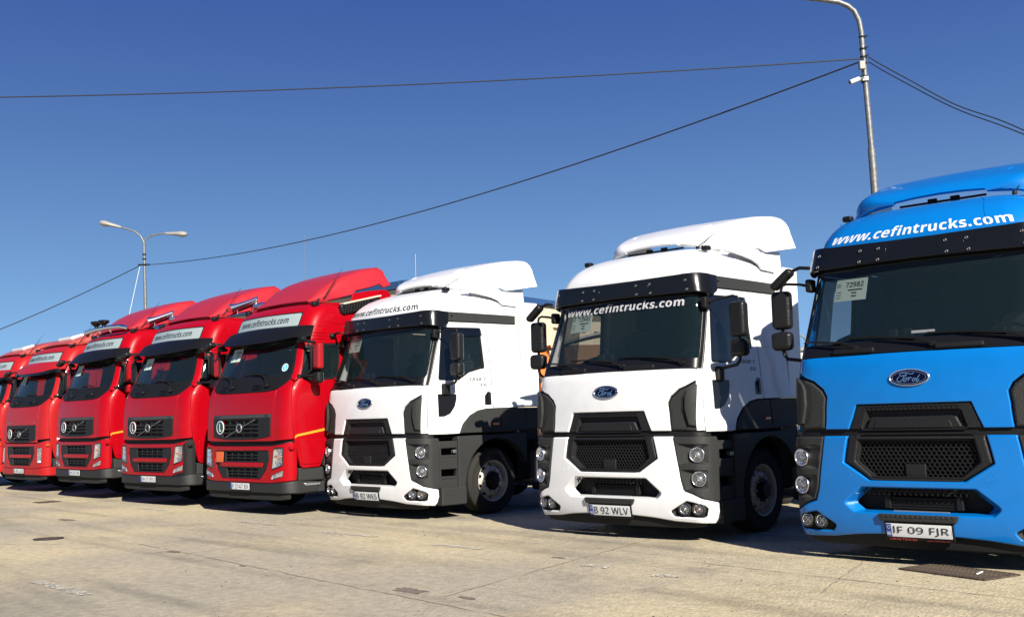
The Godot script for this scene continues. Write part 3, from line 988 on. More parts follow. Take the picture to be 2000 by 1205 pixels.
	wire("thin pale wire hanging from the double lamp's bracket", [Vector3(-16.05, 8.34, -45.95), Vector3(-16.6, 5.6, -45.9)], 0.0, 0.012, M.white_wall)
	wire("upper of the two twisted cables sloping to the right edge", [hook + Vector3(0.08, 0.03, 0), Vector3(9.4, 4.73, -15.0)], 0.3, 0.011, null, 0.035)
	wire("lower of the two twisted cables sloping to the right edge", [hook + Vector3(0.08, -0.07, 0), Vector3(9.4, 4.68, -15.0)], 0.3, 0.011, null, 0.02)

func wire(label: String, ends: Array, sag: float, r: float, m: Material = null, wobble := 0.0) -> void:
	var b := MB.new()
	var q := []
	for i in 41:
		var f := i / 40.0
		q.append(ends[0].lerp(ends[1], f) - Vector3(0, sag * 4.0 * f * (1.0 - f) - wobble * sin(f * 11.0 + f * f * 9.0) * f * (1.0 - f) * 3.0, 0))
	b.tube(q, r, 6)
	var o := part("overhead_cable", b.done(), m if m else M.cable, self)
	tag(o, label, "cable", "overhead cables")

# ---------------------------------------------------------------- pieces that every lorry has
func axle_basis(sgn: float) -> Basis:      # y of the lathe becomes the outward side
	return Basis(Vector3(0, 1, 0), Vector3(1, 0, 0), Vector3(0, 0, -1)) if sgn > 0 else Basis(Vector3(0, 1, 0), Vector3(-1, 0, 0), Vector3(0, 0, 1))

func make_wheel(parent: Node3D, c: Vector3, sgn: float, rim_mat: Material, r := 0.485, deep := false) -> void:
	var tyre := part("wheel", memo("tyre%d%d" % [sgn, r * 1000], func(b: MB):
		var k := r / 0.485
		b.lathe(Transform3D(axle_basis(sgn), Vector3.ZERO), [Vector2(0.285, -0.135), Vector2(0.31, -0.15), Vector2(0.38, -0.158), Vector2(0.44 * k, -0.152), Vector2(0.472 * k, -0.135), Vector2(0.484 * k, -0.115)], 48, true)
		b.lathe(Transform3D(axle_basis(sgn), Vector3.ZERO), [Vector2(0.484 * k, -0.115), Vector2(0.485 * k, -0.075), Vector2(0.473 * k, -0.073), Vector2(0.473 * k, -0.064), Vector2(0.486 * k, -0.062), Vector2(0.487 * k, -0.02), Vector2(0.474 * k, -0.018), Vector2(0.474 * k, -0.008), Vector2(0.487 * k, -0.006), Vector2(0.487 * k, 0.036), Vector2(0.474 * k, 0.038), Vector2(0.474 * k, 0.048), Vector2(0.486 * k, 0.05), Vector2(0.484 * k, 0.115)], 48)
		b.lathe(Transform3D(axle_basis(sgn), Vector3.ZERO), [Vector2(0.484 * k, 0.115), Vector2(0.472 * k, 0.135), Vector2(0.44 * k, 0.152), Vector2(0.436 * k, 0.1555), Vector2(0.425 * k, 0.1555), Vector2(0.42 * k, 0.153), Vector2(0.38, 0.158), Vector2(0.345, 0.157), Vector2(0.34, 0.16), Vector2(0.325, 0.158), Vector2(0.31, 0.15), Vector2(0.285, 0.135)], 48, true)), M.rubber, parent)
	tyre.position = c
	var curve := Curve.new()
	curve.add_point(Vector2(0, 0.1))
	for q in ([[0.12, 0.03], [0.19, 0.03], [0.215, -0.02], [0.275, -0.08]] if deep else [[0.12, 0.125], [0.19, 0.125], [0.215, 0.11], [0.262, 0.05], [0.28, 0.05]]):
		curve.add_point(Vector2(q[0], q[1] * 0.5 + 0.5))
	for i in curve.point_count:
		curve.set_point_left_mode(i, Curve.TANGENT_LINEAR)
		curve.set_point_right_mode(i, Curve.TANGENT_LINEAR)
	var rim_ := part("rim", memo("rim%d%s" % [sgn, deep], func(b: MB):
		b.lathe(Transform3D(axle_basis(sgn), Vector3.ZERO), [Vector2(0.27, 0.03), Vector2(0.283, 0.12), Vector2(0.283, 0.135), Vector2(0.297, 0.15), Vector2(0.302, 0.148)], 40, true)
		var holes := []
		for i in 10:
			holes.append(oval(Vector2((i + 0.5) * TAU / 10 * 0.3, 0.238), 0.036, 0.026, 14))
		var sub := MB.new()
		panel(sub, Dish.new(half_curve(curve)), rect(0.0, 0.1, TAU * 0.3, 0.278), 0.0, 0.012, 0.002, holes, 0.08)
		for i in sub.v.size():
			var q := sub.v[i]
			var w := sub.n[i]
			if sgn < 0:
				q = Vector3(-q.x, q.y, -q.z)
				w = Vector3(-w.x, w.y, -w.z)
			b.add(q, w)
		var f := b.v.size() - sub.v.size()
		for i in sub.idx:
			b.idx.append(f + i)), rim_mat, tyre)
	var x: float = 0.03 if deep else 0.125
	part("hub", memo("hub%d%s" % [sgn, deep], func(b: MB):
		b.lathe(Transform3D(axle_basis(sgn), Vector3.ZERO), [Vector2(0.14, x - 0.03), Vector2(0.14, x + 0.012), Vector2(0.1, x + 0.016), Vector2(0.095, x + 0.06), Vector2(0.085, x + 0.07), Vector2(0.0, x + 0.072)], 28)), M.black, tyre)
	for i in 10:
		var nut := part("wheel_nut", memo("nut%d" % sgn, func(b: MB):
			b.lathe(Transform3D(axle_basis(sgn), Vector3.ZERO), [Vector2(0.017, 0.0), Vector2(0.016, 0.02), Vector2(0.009, 0.024), Vector2(0.008, 0.036), Vector2(0.0, 0.037)], 6)), M.steel, tyre)
		nut.position = Vector3(x * sgn, 0.165 * sin(TAU * i / 10), 0.165 * cos(TAU * i / 10))
	part("brake_drum", memo("drum%d" % sgn, func(b: MB):
		b.lathe(Transform3D(axle_basis(sgn), Vector3.ZERO), [Vector2(0.26, -0.12), Vector2(0.26, 0.02), Vector2(0.0, 0.02)], 24)), M.black, tyre)

func half_curve(c: Curve) -> Curve:      # a Curve holds values from 0 to 1: take them back to metres
	var o := Curve.new()
	o.min_value = -1.0
	for i in c.point_count:
		var q := c.get_point_position(i)
		o.add_point(Vector2(q.x, (q.y - 0.5) * 2.0 if i > 0 else 0.1), 0, 0, Curve.TANGENT_LINEAR, Curve.TANGENT_LINEAR)
	return o

func make_chassis(t: Node3D, y_off := 0.0) -> void:
	part("chassis_rail", memo("rails", func(b: MB):
		for s in [-1.0, 1.0]:
			b.box(Vector3(0.4 * s, 0.86, -3.0), Vector3(0.08, 0.26, 5.4), 0.01)
		for z in [-0.9, -2.3, -3.6, -4.7, -5.6]:
			b.box(Vector3(0, 0.86, z), Vector3(0.76, 0.2, 0.1), 0.01)
		b.box(Vector3(0, 0.48, -1.42), Vector3(1.8, 0.12, 0.12), 0.02)
		b.box(Vector3(0, 0.5, -5.0), Vector3(1.5, 0.2, 0.2), 0.05)
		b.box(Vector3(0, 0.85, -1.1), Vector3(0.7, 0.6, 1.4), 0.05)), M.black, t)
	part("engine_floor", memo("engfloor", func(b: MB): b.box(Vector3(0, 1.14, -1.12), Vector3(2.2, 0.06, 1.8), 0.01)), M.black, t)
	part("front_frame", memo("frontframe", func(b: MB): b.box(Vector3(0, 0.75, -0.52), Vector3(2.0, 0.8, 0.36), 0.02)), M.black, t)
	for s in [-1.0, 1.0]:
		part("fuel_tank" if s > 0 else "battery_box", memo("tank%d" % s, func(b: MB):
			b.rbox(Transform3D(Basis(), Vector3(0.88 * s, 0.64, -2.95)), Vector3(0.62, 0.6, 1.25), 0.12, 3)
			for z in [-2.6, -3.3]:
				b.box(Vector3(0.88 * s, 0.64, z), Vector3(0.64, 0.62, 0.05), 0.02)), M.steel if s > 0 else M.black, t)
		part("mudguard", memo("mudguard%d" % s, func(b: MB):
			var rows := []
			for i in 13:
				var a := PI * i / 12.0
				rows.append([Vector3(0.62 * s, 0.5 + 0.58 * sin(a), -5.0 + 0.58 * cos(a)), Vector3(1.2 * s, 0.5 + 0.58 * sin(a), -5.0 + 0.58 * cos(a))])
			b.shell(rows, 0.02, [], -s)), M.black, t)
	for s in [-1.0, 1.0]:
		part("side_skirt", memo("skirt%d" % s, func(b: MB): b.rbox(Transform3D(Basis(), Vector3(1.08 * s, 0.68, -3.1)), Vector3(0.2, 0.78, 1.5), 0.04, 2)), M.plastic, t)
	part("gear_case", memo("gearcase", func(b: MB): b.box(Vector3(0, 0.85, -2.3), Vector3(2.0, 0.8, 0.5), 0.04)), M.black, t)
	part("fifth_wheel", memo("fifth", func(b: MB):
		b.lathe(Transform3D(Basis(), Vector3(0, 1.02, -4.7)), [Vector2(0.0, 0.0), Vector2(0.45, 0.0), Vector2(0.47, 0.03), Vector2(0.45, 0.09), Vector2(0.0, 0.09)], 28)), M.black, t)

func make_interior(t: Node3D, rear: float, top: float, half: float) -> void:
	var k := "%d" % int(half * 1000)
	part("dashboard", memo("dash" + k, func(b: MB):
		b.rbox(Transform3D(Basis(Vector3.RIGHT, 0.15), Vector3(0, 1.74, -0.5)), Vector3(half * 2 - 0.1, 0.42, 0.5), 0.08, 3)
		b.rbox(Transform3D(Basis(), Vector3(0.52, 1.95, -0.52)), Vector3(0.5, 0.12, 0.22), 0.05, 3)), M.trim, t)
	for s in [-1.0, 1.0]:
		part("seat", memo("seat" + k + str(s), func(b: MB):
			var x: float = 0.58 * s
			b.rbox(Transform3D(Basis(), Vector3(x, 1.5, -1.1)), Vector3(0.5, 0.16, 0.5), 0.06, 3)
			b.rbox(Transform3D(Basis(Vector3.RIGHT, -0.12), Vector3(x, 1.92, -1.36)), Vector3(0.48, 0.75, 0.14), 0.06, 3)
			b.rbox(Transform3D(Basis(Vector3.RIGHT, -0.12), Vector3(x, 2.38, -1.42)), Vector3(0.28, 0.2, 0.1), 0.045, 3)
			b.box(Vector3(x, 1.3, -1.1), Vector3(0.3, 0.3, 0.3), 0.03)), M.seat, t)
	part("steering_wheel", memo("steer" + k, func(b: MB):
		var x := Transform3D(Basis(Vector3.RIGHT, 0.9), Vector3(0.58, 1.98, -0.78))
		var ring := []
		for i in 25:
			ring.append(x * Vector3(0.22 * cos(TAU * i / 24), 0, 0.22 * sin(TAU * i / 24)))
		b.tube(ring, 0.016, 8)
		for i in 3:
			b.tube([x * Vector3.ZERO, x * Vector3(0.22 * cos(TAU * i / 3 + 0.5), 0, 0.22 * sin(TAU * i / 3 + 0.5))], 0.018, 6)
		b.tube([x * Vector3.ZERO, x * Vector3(0, -0.3, 0.0)], 0.035, 8)), M.trim, t)
	part("sleeper_wall", memo("wall" + k, func(b: MB):
		b.box(Vector3(0, (1.2 + top) * 0.5, rear + 0.1), Vector3(half * 2 - 0.06, top - 1.2, 0.04), 0.01)
		b.box(Vector3(0, 1.75, rear + 0.4), Vector3(half * 2 - 0.12, 0.16, 0.58), 0.05)), M.lining, t)
	part("headliner", memo("head" + k, func(b: MB):
		b.box(Vector3(0, top, (rear - 0.4) * 0.5), Vector3(half * 2 - 0.2, 0.05, -rear - 0.5), 0.02)
		b.rbox(Transform3D(Basis(Vector3.RIGHT, 0.2), Vector3(0, top - 0.12, -0.62)), Vector3(half * 2 - 0.3, 0.22, 0.2), 0.05, 2)), M.lining, t)

func number_plate(t: Node3D, s: Surf, text: String, u: float, v0: float, v1: float, off: float, blue: bool, country: String) -> void:
	var hw := 0.262
	var pl := part("number_plate", memo("plate%s%.2f" % [s.get_instance_id(), u], func(b: MB): panel(b, s, rp(rect(u - hw, v0, u + hw, v1), 0.008), off, 0.012, 0.002)), M.plate, t)
	part("plate_frame", memo("plateframe%s%.2f" % [s.get_instance_id(), u], func(b: MB): panel(b, s, rp(rect(u - hw - 0.014, v0 - 0.03, u + hw + 0.014, v1 + 0.014), 0.01), off - 0.003, 0.03, 0.004)), M.black, pl)
	if blue:
		part("country_band", memo("band%s%.2f" % [s.get_instance_id(), u], func(b: MB): panel(b, s, rect(u - hw + 0.003, v0 + 0.003, u - hw + 0.045, v1 - 0.003), off + 0.0015, 0.002, 0.0005)), M.plate_blue, pl)
		if country:
			var cb := MB.new()
			lettering(cb, s, country, sans_bold, u - hw + 0.008, v0 + 0.014, u - hw + 0.04, v0 + 0.042, off + 0.003)
			part("country_letters", cb.done(), M.white_print, pl)
			part("star_ring", memo("stars%s%.2f" % [s.get_instance_id(), u], func(b: MB):
				for i in 12:
					var a := TAU * i / 12
					panel(b, s, oval(Vector2(u - hw + 0.024 + 0.012 * cos(a), v1 - 0.032 + 0.013 * sin(a)), 0.0026, 0.0026, 6), off + 0.0025, 0.001, 0.0004)), M.gold, pl)
	var b2 := MB.new()
	var h := (v1 - v0) * 0.17
	lettering(b2, s, text, sans, u - hw + (0.062 if blue else 0.02), v0 + h, u + hw - 0.02, v1 - h, off + 0.002)
	part("plate_characters", b2.done(), M.black_print, pl)

func hex_mesh(b: MB, s: Surf, area: PackedVector2Array, pitch: float, bar: float, off: float, deep: float, gap := PackedVector2Array()) -> void:
	var lo := area[0]
	var hi := area[0]
	for q in area:
		lo = lo.min(q)
		hi = hi.max(q)
	var r := pitch / sqrt(3.0)
	var row := 0
	var y := lo.y - r
	while y < hi.y + r:
		var x := lo.x - pitch + (pitch * 0.5 if row % 2 else 0.0)
		while x < hi.x + pitch:
			for k in 3:
				var a := Vector2(x, y) + Vector2(0, r).rotated(TAU * k / 6.0)
				var c := Vector2(x, y) + Vector2(0, r).rotated(TAU * (k + 1) / 6.0)
				var m := (a + c) * 0.5
				if Geometry2D.is_point_in_polygon(m, area) and (gap.is_empty() or not Geometry2D.is_point_in_polygon(m, gap)):
					var d := (c - a).normalized()
					var o := Vector2(-d.y, d.x) * bar * 0.5
					var nn := s.n(m.x, m.y)
					var f := b.v.size()
					for q in [a + o, a - o, c - o, c + o]:
						b.add(s.p(q.x, q.y) + nn * off, nn)
					b.quad(f, f + 1, f + 2, f + 3)
					var so := (b.v[f] - b.v[f + 1]).normalized()
					for e in [1.0, -1.0]:
						var g := b.v.size()
						var i0 := f if e > 0 else f + 1
						var i1 := f + 3 if e > 0 else f + 2
						b.add(b.v[i0], so * e)
						b.add(b.v[i1], so * e)
						b.add(b.v[i1] - nn * deep, so * e)
						b.add(b.v[i0] - nn * deep, so * e)
						b.quad(g, g + 1, g + 2, g + 3)
			x += pitch
		y += r * 1.5
		row += 1

func round_lamp(t: Node3D, called: String, at: Vector3, yaw: float, r: float, amber := false) -> void:
	var x := Transform3D(Basis(Vector3.UP, yaw) * Basis(Vector3.RIGHT, PI / 2), Vector3.ZERO)
	var o := part(called, memo("lampring%d" % (r * 1000), func(b: MB):
		b.lathe(Transform3D(Basis(Vector3.RIGHT, PI / 2), Vector3.ZERO), [Vector2(r * 1.12, -0.04), Vector2(r * 1.12, 0.004), Vector2(r * 1.06, 0.012), Vector2(r * 0.97, 0.006), Vector2(r * 0.95, -0.02)], 28, true)), M.chrome, t)
	o.position = at
	o.rotation.y = yaw
	part("reflector", memo("reflector%d" % (r * 1000), func(b: MB):
		var q := Transform3D(Basis(Vector3.RIGHT, PI / 2), Vector3.ZERO)
		b.lathe(q, [Vector2(r * 0.96, -0.004), Vector2(r * 0.8, -0.035), Vector2(r * 0.5, -0.055), Vector2(0.0, -0.06)], 24, true)
		for k in 4:
			var a := PI / 4 + PI / 2 * k
			b.box(Vector3(cos(a) * r * 0.62, sin(a) * r * 0.62, -0.02), Vector3(0.012, 0.012, 0.03), 0.004)), M.mirror_metal, o)
	part("lens_bulb", memo("bulb%d" % (r * 1000), func(b: MB):
		b.lathe(Transform3D(Basis(Vector3.RIGHT, PI / 2), Vector3.ZERO), [Vector2(r * 0.42, -0.04), Vector2(r * 0.42, -0.02), Vector2(r * 0.3, -0.004), Vector2(0.0, 0.002)], 20, true)), M.amber_clear if amber else M.lens, o)
	part("lamp_glass", memo("lampglass%d" % (r * 1000), func(b: MB):
		b.lathe(Transform3D(Basis(Vector3.RIGHT, PI / 2), Vector3.ZERO), [Vector2(r * 0.97, 0.005), Vector2(r * 0.6, 0.014), Vector2(0.0, 0.018)], 24, true)), M.clear, o)

func id_sheet(t: Node3D, s: Surf, u: float, v: float, big: String, off := -0.012) -> void:
	var sh := part("price_sheet", memo("sheet%.2f%.2f%s" % [u, v, s.get_instance_id()], func(b: MB): panel(b, s, rect(u, v - 0.21, u + 0.35, v), off, 0.001, 0.0004)), M.paper, t)
	var b := MB.new()
	if big:
		lettering(b, s, "ID:", sans_bold, u + 0.012, v - 0.075, u + 0.06, v - 0.04, off + 0.0012)
		lettering(b, s, big, sans_bold, u + 0.11, v - 0.08, u + 0.31, v - 0.03, off + 0.0012)
	for k in 3:
		panel(b, s, rect(u + 0.015, v - 0.125 - 0.027 * k, u + 0.07, v - 0.118 - 0.027 * k), off + 0.0012, 0.0008, 0.0003)
		panel(b, s, rect(u + 0.14 + 0.045 * mini(k, 1), v - 0.113 - 0.03 * k, u + 0.3 - 0.06 * mini(k, 1), v - 0.1 - 0.03 * k), off + 0.0012, 0.0008, 0.0003)
	part("sheet_print", b.done(), M.black_print, sh)

func loft_roof(b: MB, s: Surf, heights: Array, rear: float) -> void:
	var rows := []
	for v in heights:
		var us := []
		var zc := s.zu(rear, v)
		for i in 5:
			us.append(lerpf(zc, s.ln + s.lc, i / 4.0))
		for i in range(1, 9):
			us.append(s.ln + s.lc * (1.0 - i / 8.0))
		for i in range(1, 8):
			us.append(s.ln * (1.0 - i / 7.0))
		var row := []
		for u in us:
			row.append(s.p(u, v))
		for i in range(us.size() - 2, -1, -1):
			row.append(s.p(-us[i], v))
		rows.append(row)
	b.grid(rows, [], 1.0)
	var last: Array = rows[-1]
	var m := last.size()
	var strip := []
	for i in m / 2 + 1:
		strip.append([last[i], last[i].lerp(last[m - 1 - i], 0.5), last[m - 1 - i]])
	var f := b.v.size()
	for r in strip:
		for q in r:
			b.add(q, Vector3.UP)
	for i in strip.size() - 1:
		for j in 2:
			b.quad(f + i * 3 + j, f + i * 3 + j + 1, f + i * 3 + j + 4, f + i * 3 + j + 3)
	for i in rows.size() - 1:
		b.edge(rows[i][0], rows[i][m - 1], rows[i + 1][m - 1], rows[i + 1][0], Vector3(0, 0, -1))

func hood_loft(b: MB, secs: Array, r: float, lean: float, thick: float) -> void:      # an air deflector from sections [z, half width, top, bottom]
	var rows := []
	for q in secs:
		var row := []
		var z: float = q[0]
		var w: float = q[1]
		var top: float = q[2]
		var bot: float = q[3]
		var rr := minf(r, (top - bot) * 0.7)
		var pts := [Vector2(w, bot), Vector2(w - lean * 0.5, lerpf(bot, top - rr, 0.5)), Vector2(w - lean, top - rr)]
		for k in range(1, 5):
			var a := PI / 2 * k / 5.0
			pts.append(Vector2(w - lean - rr * (1 - cos(a)), top - rr + rr * sin(a)))
		pts.append(Vector2(w - lean - rr, top))
		pts.append(Vector2((w - rr) * 0.5, top + 0.014))
		pts.append(Vector2(0, top + 0.02))
		for k in pts:
			row.append(Vector3(k.x, k.y, z - (top - k.y) * 0.18))
		for k in range(pts.size() - 2, -1, -1):
			row.append(Vector3(-pts[k].x, pts[k].y, z - (top - pts[k].y) * 0.18))
		rows.append(row)
	b.shell(rows, thick, [], 1.0)

# ---------------------------------------------------------------- the blunt-nosed lorries (white, white, blue)
const VENT := [0.79, 1.216, 1.09, 1.206, 1.166, 1.748, 0.914, 1.66, 0.818, 1.583, 0.781, 1.52, 0.79, 1.42]
const POD := [0.795, 1.148, 0.816, 0.969, 0.865, 0.675, 0.897, 0.565, 1.1, 0.485, 1.33, 0.438, 1.415, 0.44, 1.42, 1.12, 1.4, 1.146]

func ford_window() -> Array:
	return [-0.5, 2.735, -1.262, 2.752, -1.285, 2.142, -1.19, 2.133, -0.963, 2.078, -0.755, 1.965, -0.356, 1.96]

func make_ford(label: String, at: Vector3, turn: float, paint: Material, o: Dictionary) -> Node3D:
	var s := ford
	var t := thing("tractor_truck", label, "truck", at, turn, "cab-over tractor trucks parked in a row")
	# ---- front
	part("front_panel", memo("f_front", func(b: MB): panel(b, s, rp(ford_front(), 0.012), 0.0, 0.03, 0.012)), paint, t)
	part("bumper", memo("f_bumper", func(b: MB):
		var half := [0.0, 0.272, 0.31, 0.272, 0.5, 0.258, 0.57, 0.25, 0.76, 0.222, 1.07, 0.205, 1.27, 0.2, 1.34, 0.25, 1.385, 0.33, 1.385, 0.43, 1.1, 0.475, 0.892, 0.556, 0.858, 0.672, 0.81, 0.969, 0.79, 1.153, 0.565, 1.155, 0.605, 0.912, 0.385, 0.757, 0.0, 0.757]
		var fog := rp(V([0.72, 0.335, 0.9, 0.45, 1.131, 0.402, 1.181, 0.368, 1.151, 0.287, 1.097, 0.271, 0.76, 0.28]), 0.02)
		panel(b, s, rp(sym(half), 0.014), 0.0, 0.04, 0.018, [rp(ford_intake(), 0.03), fog, mir(fog)], 0.1)
		well(b, s, cut(ccw(rp(ford_intake(), 0.03)), 0.08), shrink(cut(ccw(rp(ford_intake(), 0.03)), 0.08), Vector2(0, 0.565), 0.9), -0.02, -0.1, false)), paint, t)
	part("panel_gap", memo("f_gap", func(b: MB): panel(b, s, rect(-1.36, 1.1, 1.36, 1.26), -0.035, 0.03, 0.004)), M.black, t)
	part("under_tray", memo("f_tray", func(b: MB): panel(b, s, rp(sym([0.0, 0.13, 0.9, 0.13, 1.15, 0.15, 1.15, 0.3, 0.0, 0.32]), 0.03), -0.03, 0.05, 0.02)), M.pitch, t)
	var gu := part("upper_grille", memo("f_gu", func(b: MB):
		var inner := V([-0.44, 1.216, 0.44, 1.216, 0.4, 1.375, -0.4, 1.375])
		panel(b, s, rp(V([-0.556, 1.214, 0.556, 1.214, 0.486, 1.43, -0.486, 1.43]), 0.01), -0.012, 0.05, 0.012, [rp(inner, 0.02)])
		well(b, s, cut(ccw(inner), 0.1), shrink(cut(ccw(inner), 0.1), Vector2(0, 1.27), 0.95), -0.02, -0.06)), M.grille, t)
	part("grille_bar", memo("f_gbar", func(b: MB):
		panel(b, s, rp(V([-0.405, 1.217, 0.405, 1.217, 0.362, 1.322, -0.362, 1.322]), 0.02), -0.012, 0.04, 0.018)
		panel(b, s, rp(V([-0.33, 1.222, 0.33, 1.222, 0.31, 1.285, -0.31, 1.285]), 0.01), -0.004, 0.02, 0.006)), M.grille, gu)
	part("grille_hex_strip", memo("f_hexstrip", func(b: MB): hex_mesh(b, s, V([-0.42, 1.385, 0.42, 1.385, 0.4, 1.418, -0.4, 1.418]), 0.04, 0.008, -0.006, 0.006)), M.black, gu)
	var frame_in := V([-0.455, 1.15, -0.495, 0.925, -0.345, 0.785, 0.345, 0.785, 0.495, 0.925, 0.455, 1.15])
	var gl := part("lower_grille", memo("f_gl", func(b: MB):
		panel(b, s, rp(V([-0.56, 1.154, -0.598, 0.915, -0.382, 0.764, 0.382, 0.764, 0.598, 0.915, 0.56, 1.154]), 0.01), -0.006, 0.05, 0.03, [rp(frame_in, 0.02)])
		well(b, s, cut(ccw(frame_in), 0.1), shrink(cut(ccw(frame_in), 0.1), Vector2(0, 0.96), 0.95), -0.02, -0.085, false)), M.grille, t)
	var hm := part("honeycomb_mesh", memo("f_hex", func(b: MB): hex_mesh(b, s, frame_in, 0.039, 0.0062, -0.05, 0.02, rect(-0.085, 0.77, 0.085, 0.905))), M.grille, gl)
	hm.set_meta("kind", "stuff")
	part("grille_backing", memo("f_gback", func(b: MB): sheet(b, s, ccw(V([-0.46, 1.15, -0.5, 0.925, -0.345, 0.78, 0.345, 0.78, 0.5, 0.925, 0.46, 1.15])), -0.11)), M.pitch, gl)
	part("sensor_cover", memo("f_radar", func(b: MB): panel(b, s, rp(rect(-0.082, 0.772, 0.082, 0.902), 0.012), -0.035, 0.05, 0.008)), M.grille, gl)
	# ---- lower intake, step and number plate
	var it := part("lower_intake", memo("f_intake", func(b: MB): sheet(b, s, ccw(ford_intake()), -0.16)), M.pitch, t)
	var im := part("intake_mesh", memo("f_intakehex", func(b: MB): hex_mesh(b, s, V([-0.5, 0.625, 0.53, 0.625, 0.47, 0.685, -0.46, 0.685]), 0.044, 0.0065, -0.045, 0.015)), M.grille, it)
	im.set_meta("kind", "stuff")
	part("cooler", memo("f_cooler", func(b: MB):
		b.box(Vector3(0.02, 0.55, -0.04), Vector3(0.66, 0.12, 0.05), 0.01)
		for x in [-0.3, 0.34]:
			b.box(Vector3(x, 0.57, -0.015), Vector3(0.06, 0.14, 0.04), 0.008)
		for k in 5:
			b.box(Vector3(0.02, 0.505 + 0.024 * k, -0.012), Vector3(0.6, 0.006, 0.01), 0.002)), M.black, it)
	part("cooler_rail", memo("f_coolrail", func(b: MB): b.box(Vector3(0.0, 0.483, 0.0), Vector3(0.5, 0.012, 0.012), 0.003)), M.steel, it)
	var st := part("step_plate", memo("f_step", func(b: MB): panel(b, s, rp(V([-0.3, 0.4, 0.3, 0.4, 0.325, 0.462, -0.325, 0.462]), 0.012), 0.03, 0.09, 0.01)), M.plastic, t)
	part("step_ridges", memo("f_stepr", func(b: MB):
		for k in 15:
			panel(b, s, rect(-0.287 + 0.04 * k, 0.437, -0.267 + 0.04 * k, 0.457), 0.034, 0.01, 0.002)), M.plastic, st)
	number_plate(t, s, o.plate, 0.0, 0.268, 0.382, 0.02, true, "RO")
	if o.get("dealer", false):
		var db := MB.new()
		lettering(db, s, "CEFIN TRUCKS", sans_bold, -0.24, 0.24, -0.02, 0.258, 0.019)
		lettering(db, s, "www.cefintrucks.com", sans, 0.06, 0.241, 0.24, 0.253, 0.019)
		part("dealer_name", db.done(), M.red_print, t.get_node("number_plate"))
	# ---- lamps
	for sg in [-1.0, 1.0]:
		part("headlight_housing", memo("f_pod%d" % sg, func(b: MB):
			var w1 := rp(V([0.83, 1.066, 1.223, 1.056, 1.212, 0.845, 0.853, 0.852]), 0.025)
			var w2 := rp(V([0.865, 0.786, 1.2, 0.778, 1.182, 0.583, 0.895, 0.574]), 0.025)
			var hs := [w1, w2]
			var cs := [Vector2(1.09, 0.94), Vector2(1.09, 0.675)]
			for k in 2:
				var ho := cut(ccw(hs[k]), 0.06)
				var hi := PackedVector2Array()
				for q in ho:
					hi.append(cs[k] + (q - cs[k]) * Vector2(0.5, 0.72))
				well(b, s, mir(ho) if sg < 0 else ho, mir(hi) if sg < 0 else hi, -0.006, -0.05)
			panel(b, s, mir(rp(V(POD), 0.014)) if sg < 0 else rp(V(POD), 0.014), 0.0, 0.04, 0.012, [mir(w1) if sg < 0 else w1, mir(w2) if sg < 0 else w2], 0.1)), M.plastic, t)
		for k in 2:
			var uv: Vector2 = [Vector2(1.055, 0.952), Vector2(1.075, 0.692)][k]
			round_lamp(t, "headlight", s.at(uv.x * sg, uv.y, -0.02), 0.28 * sg, 0.075)
		var fh := part("fog_light_housing", memo("f_fog%d" % sg, func(b: MB):
			var f := cut(ccw(rp(V([0.72, 0.335, 0.9, 0.45, 1.131, 0.402, 1.181, 0.368, 1.151, 0.287, 1.097, 0.271, 0.76, 0.28]), 0.02)), 0.06)
			var f2 := shrink(f, Vector2(0.96, 0.355), 0.86)
			well(b, s, mir(f) if sg < 0 else f, mir(f2) if sg < 0 else f2, -0.012, -0.04)), M.black, t)
		for k in 2:
			var u: float = [0.87, 1.035][k]
			part("lamp_collar", memo("f_collar%d%d" % [sg, k], func(b: MB):
				b.lathe(Transform3D(Basis(Vector3.UP, 0.2 * sg) * Basis(Vector3.RIGHT, PI / 2), s.at(u * sg, 0.362, -0.03)), [Vector2(0.075, -0.03), Vector2(0.07, 0.022), Vector2(0.062, 0.026), Vector2(0.056, 0.0)], 24, true)), M.plastic, fh)
			round_lamp(t, "fog_light", s.at(u * sg, 0.362, -0.022), 0.2 * sg, 0.048, k == 1)
		# ---- corner vents
		var cv := part("corner_vent", memo("f_vent%d" % sg, func(b: MB):
			var q := rp(V(VENT), 0.015)
			var q2 := shrink(q, Vector2(1.02, 1.44), 0.86)
			panel(b, s, mir(q) if sg < 0 else q, -0.002, 0.04, 0.035)), M.plastic, t)
		part("vent_blade", memo("f_blade%d" % sg, func(b: MB):
			var q := rp(V([1.098, 1.252, 1.01, 1.27, 0.975, 1.45, 0.985, 1.585, 1.022, 1.642, 1.162, 1.72]), 0.01)
			panel(b, s, mir(q) if sg < 0 else q, 0.034, 0.04, 0.014)), M.plastic, cv)
		part("vent_slot", memo("f_slot%d" % sg, func(b: MB):
			var q := V([0.985, 1.255, 0.935, 1.45, 0.945, 1.59, 0.99, 1.655, 1.024, 1.642, 0.988, 1.585, 0.978, 1.45, 1.015, 1.27])
			sheet(b, s, ccw(mir(q) if sg < 0 else q), 0.0045)), M.pitch, cv)
		part("corner_pillar", memo("f_corner%d" % sg, func(b: MB):
			var q := V([1.098, 1.213, 1.222, 1.213, 1.274, 1.886, 1.172, 1.89])
			panel(b, s, mir(q) if sg < 0 else q, 0.0, 0.03, 0.006)), paint, t)
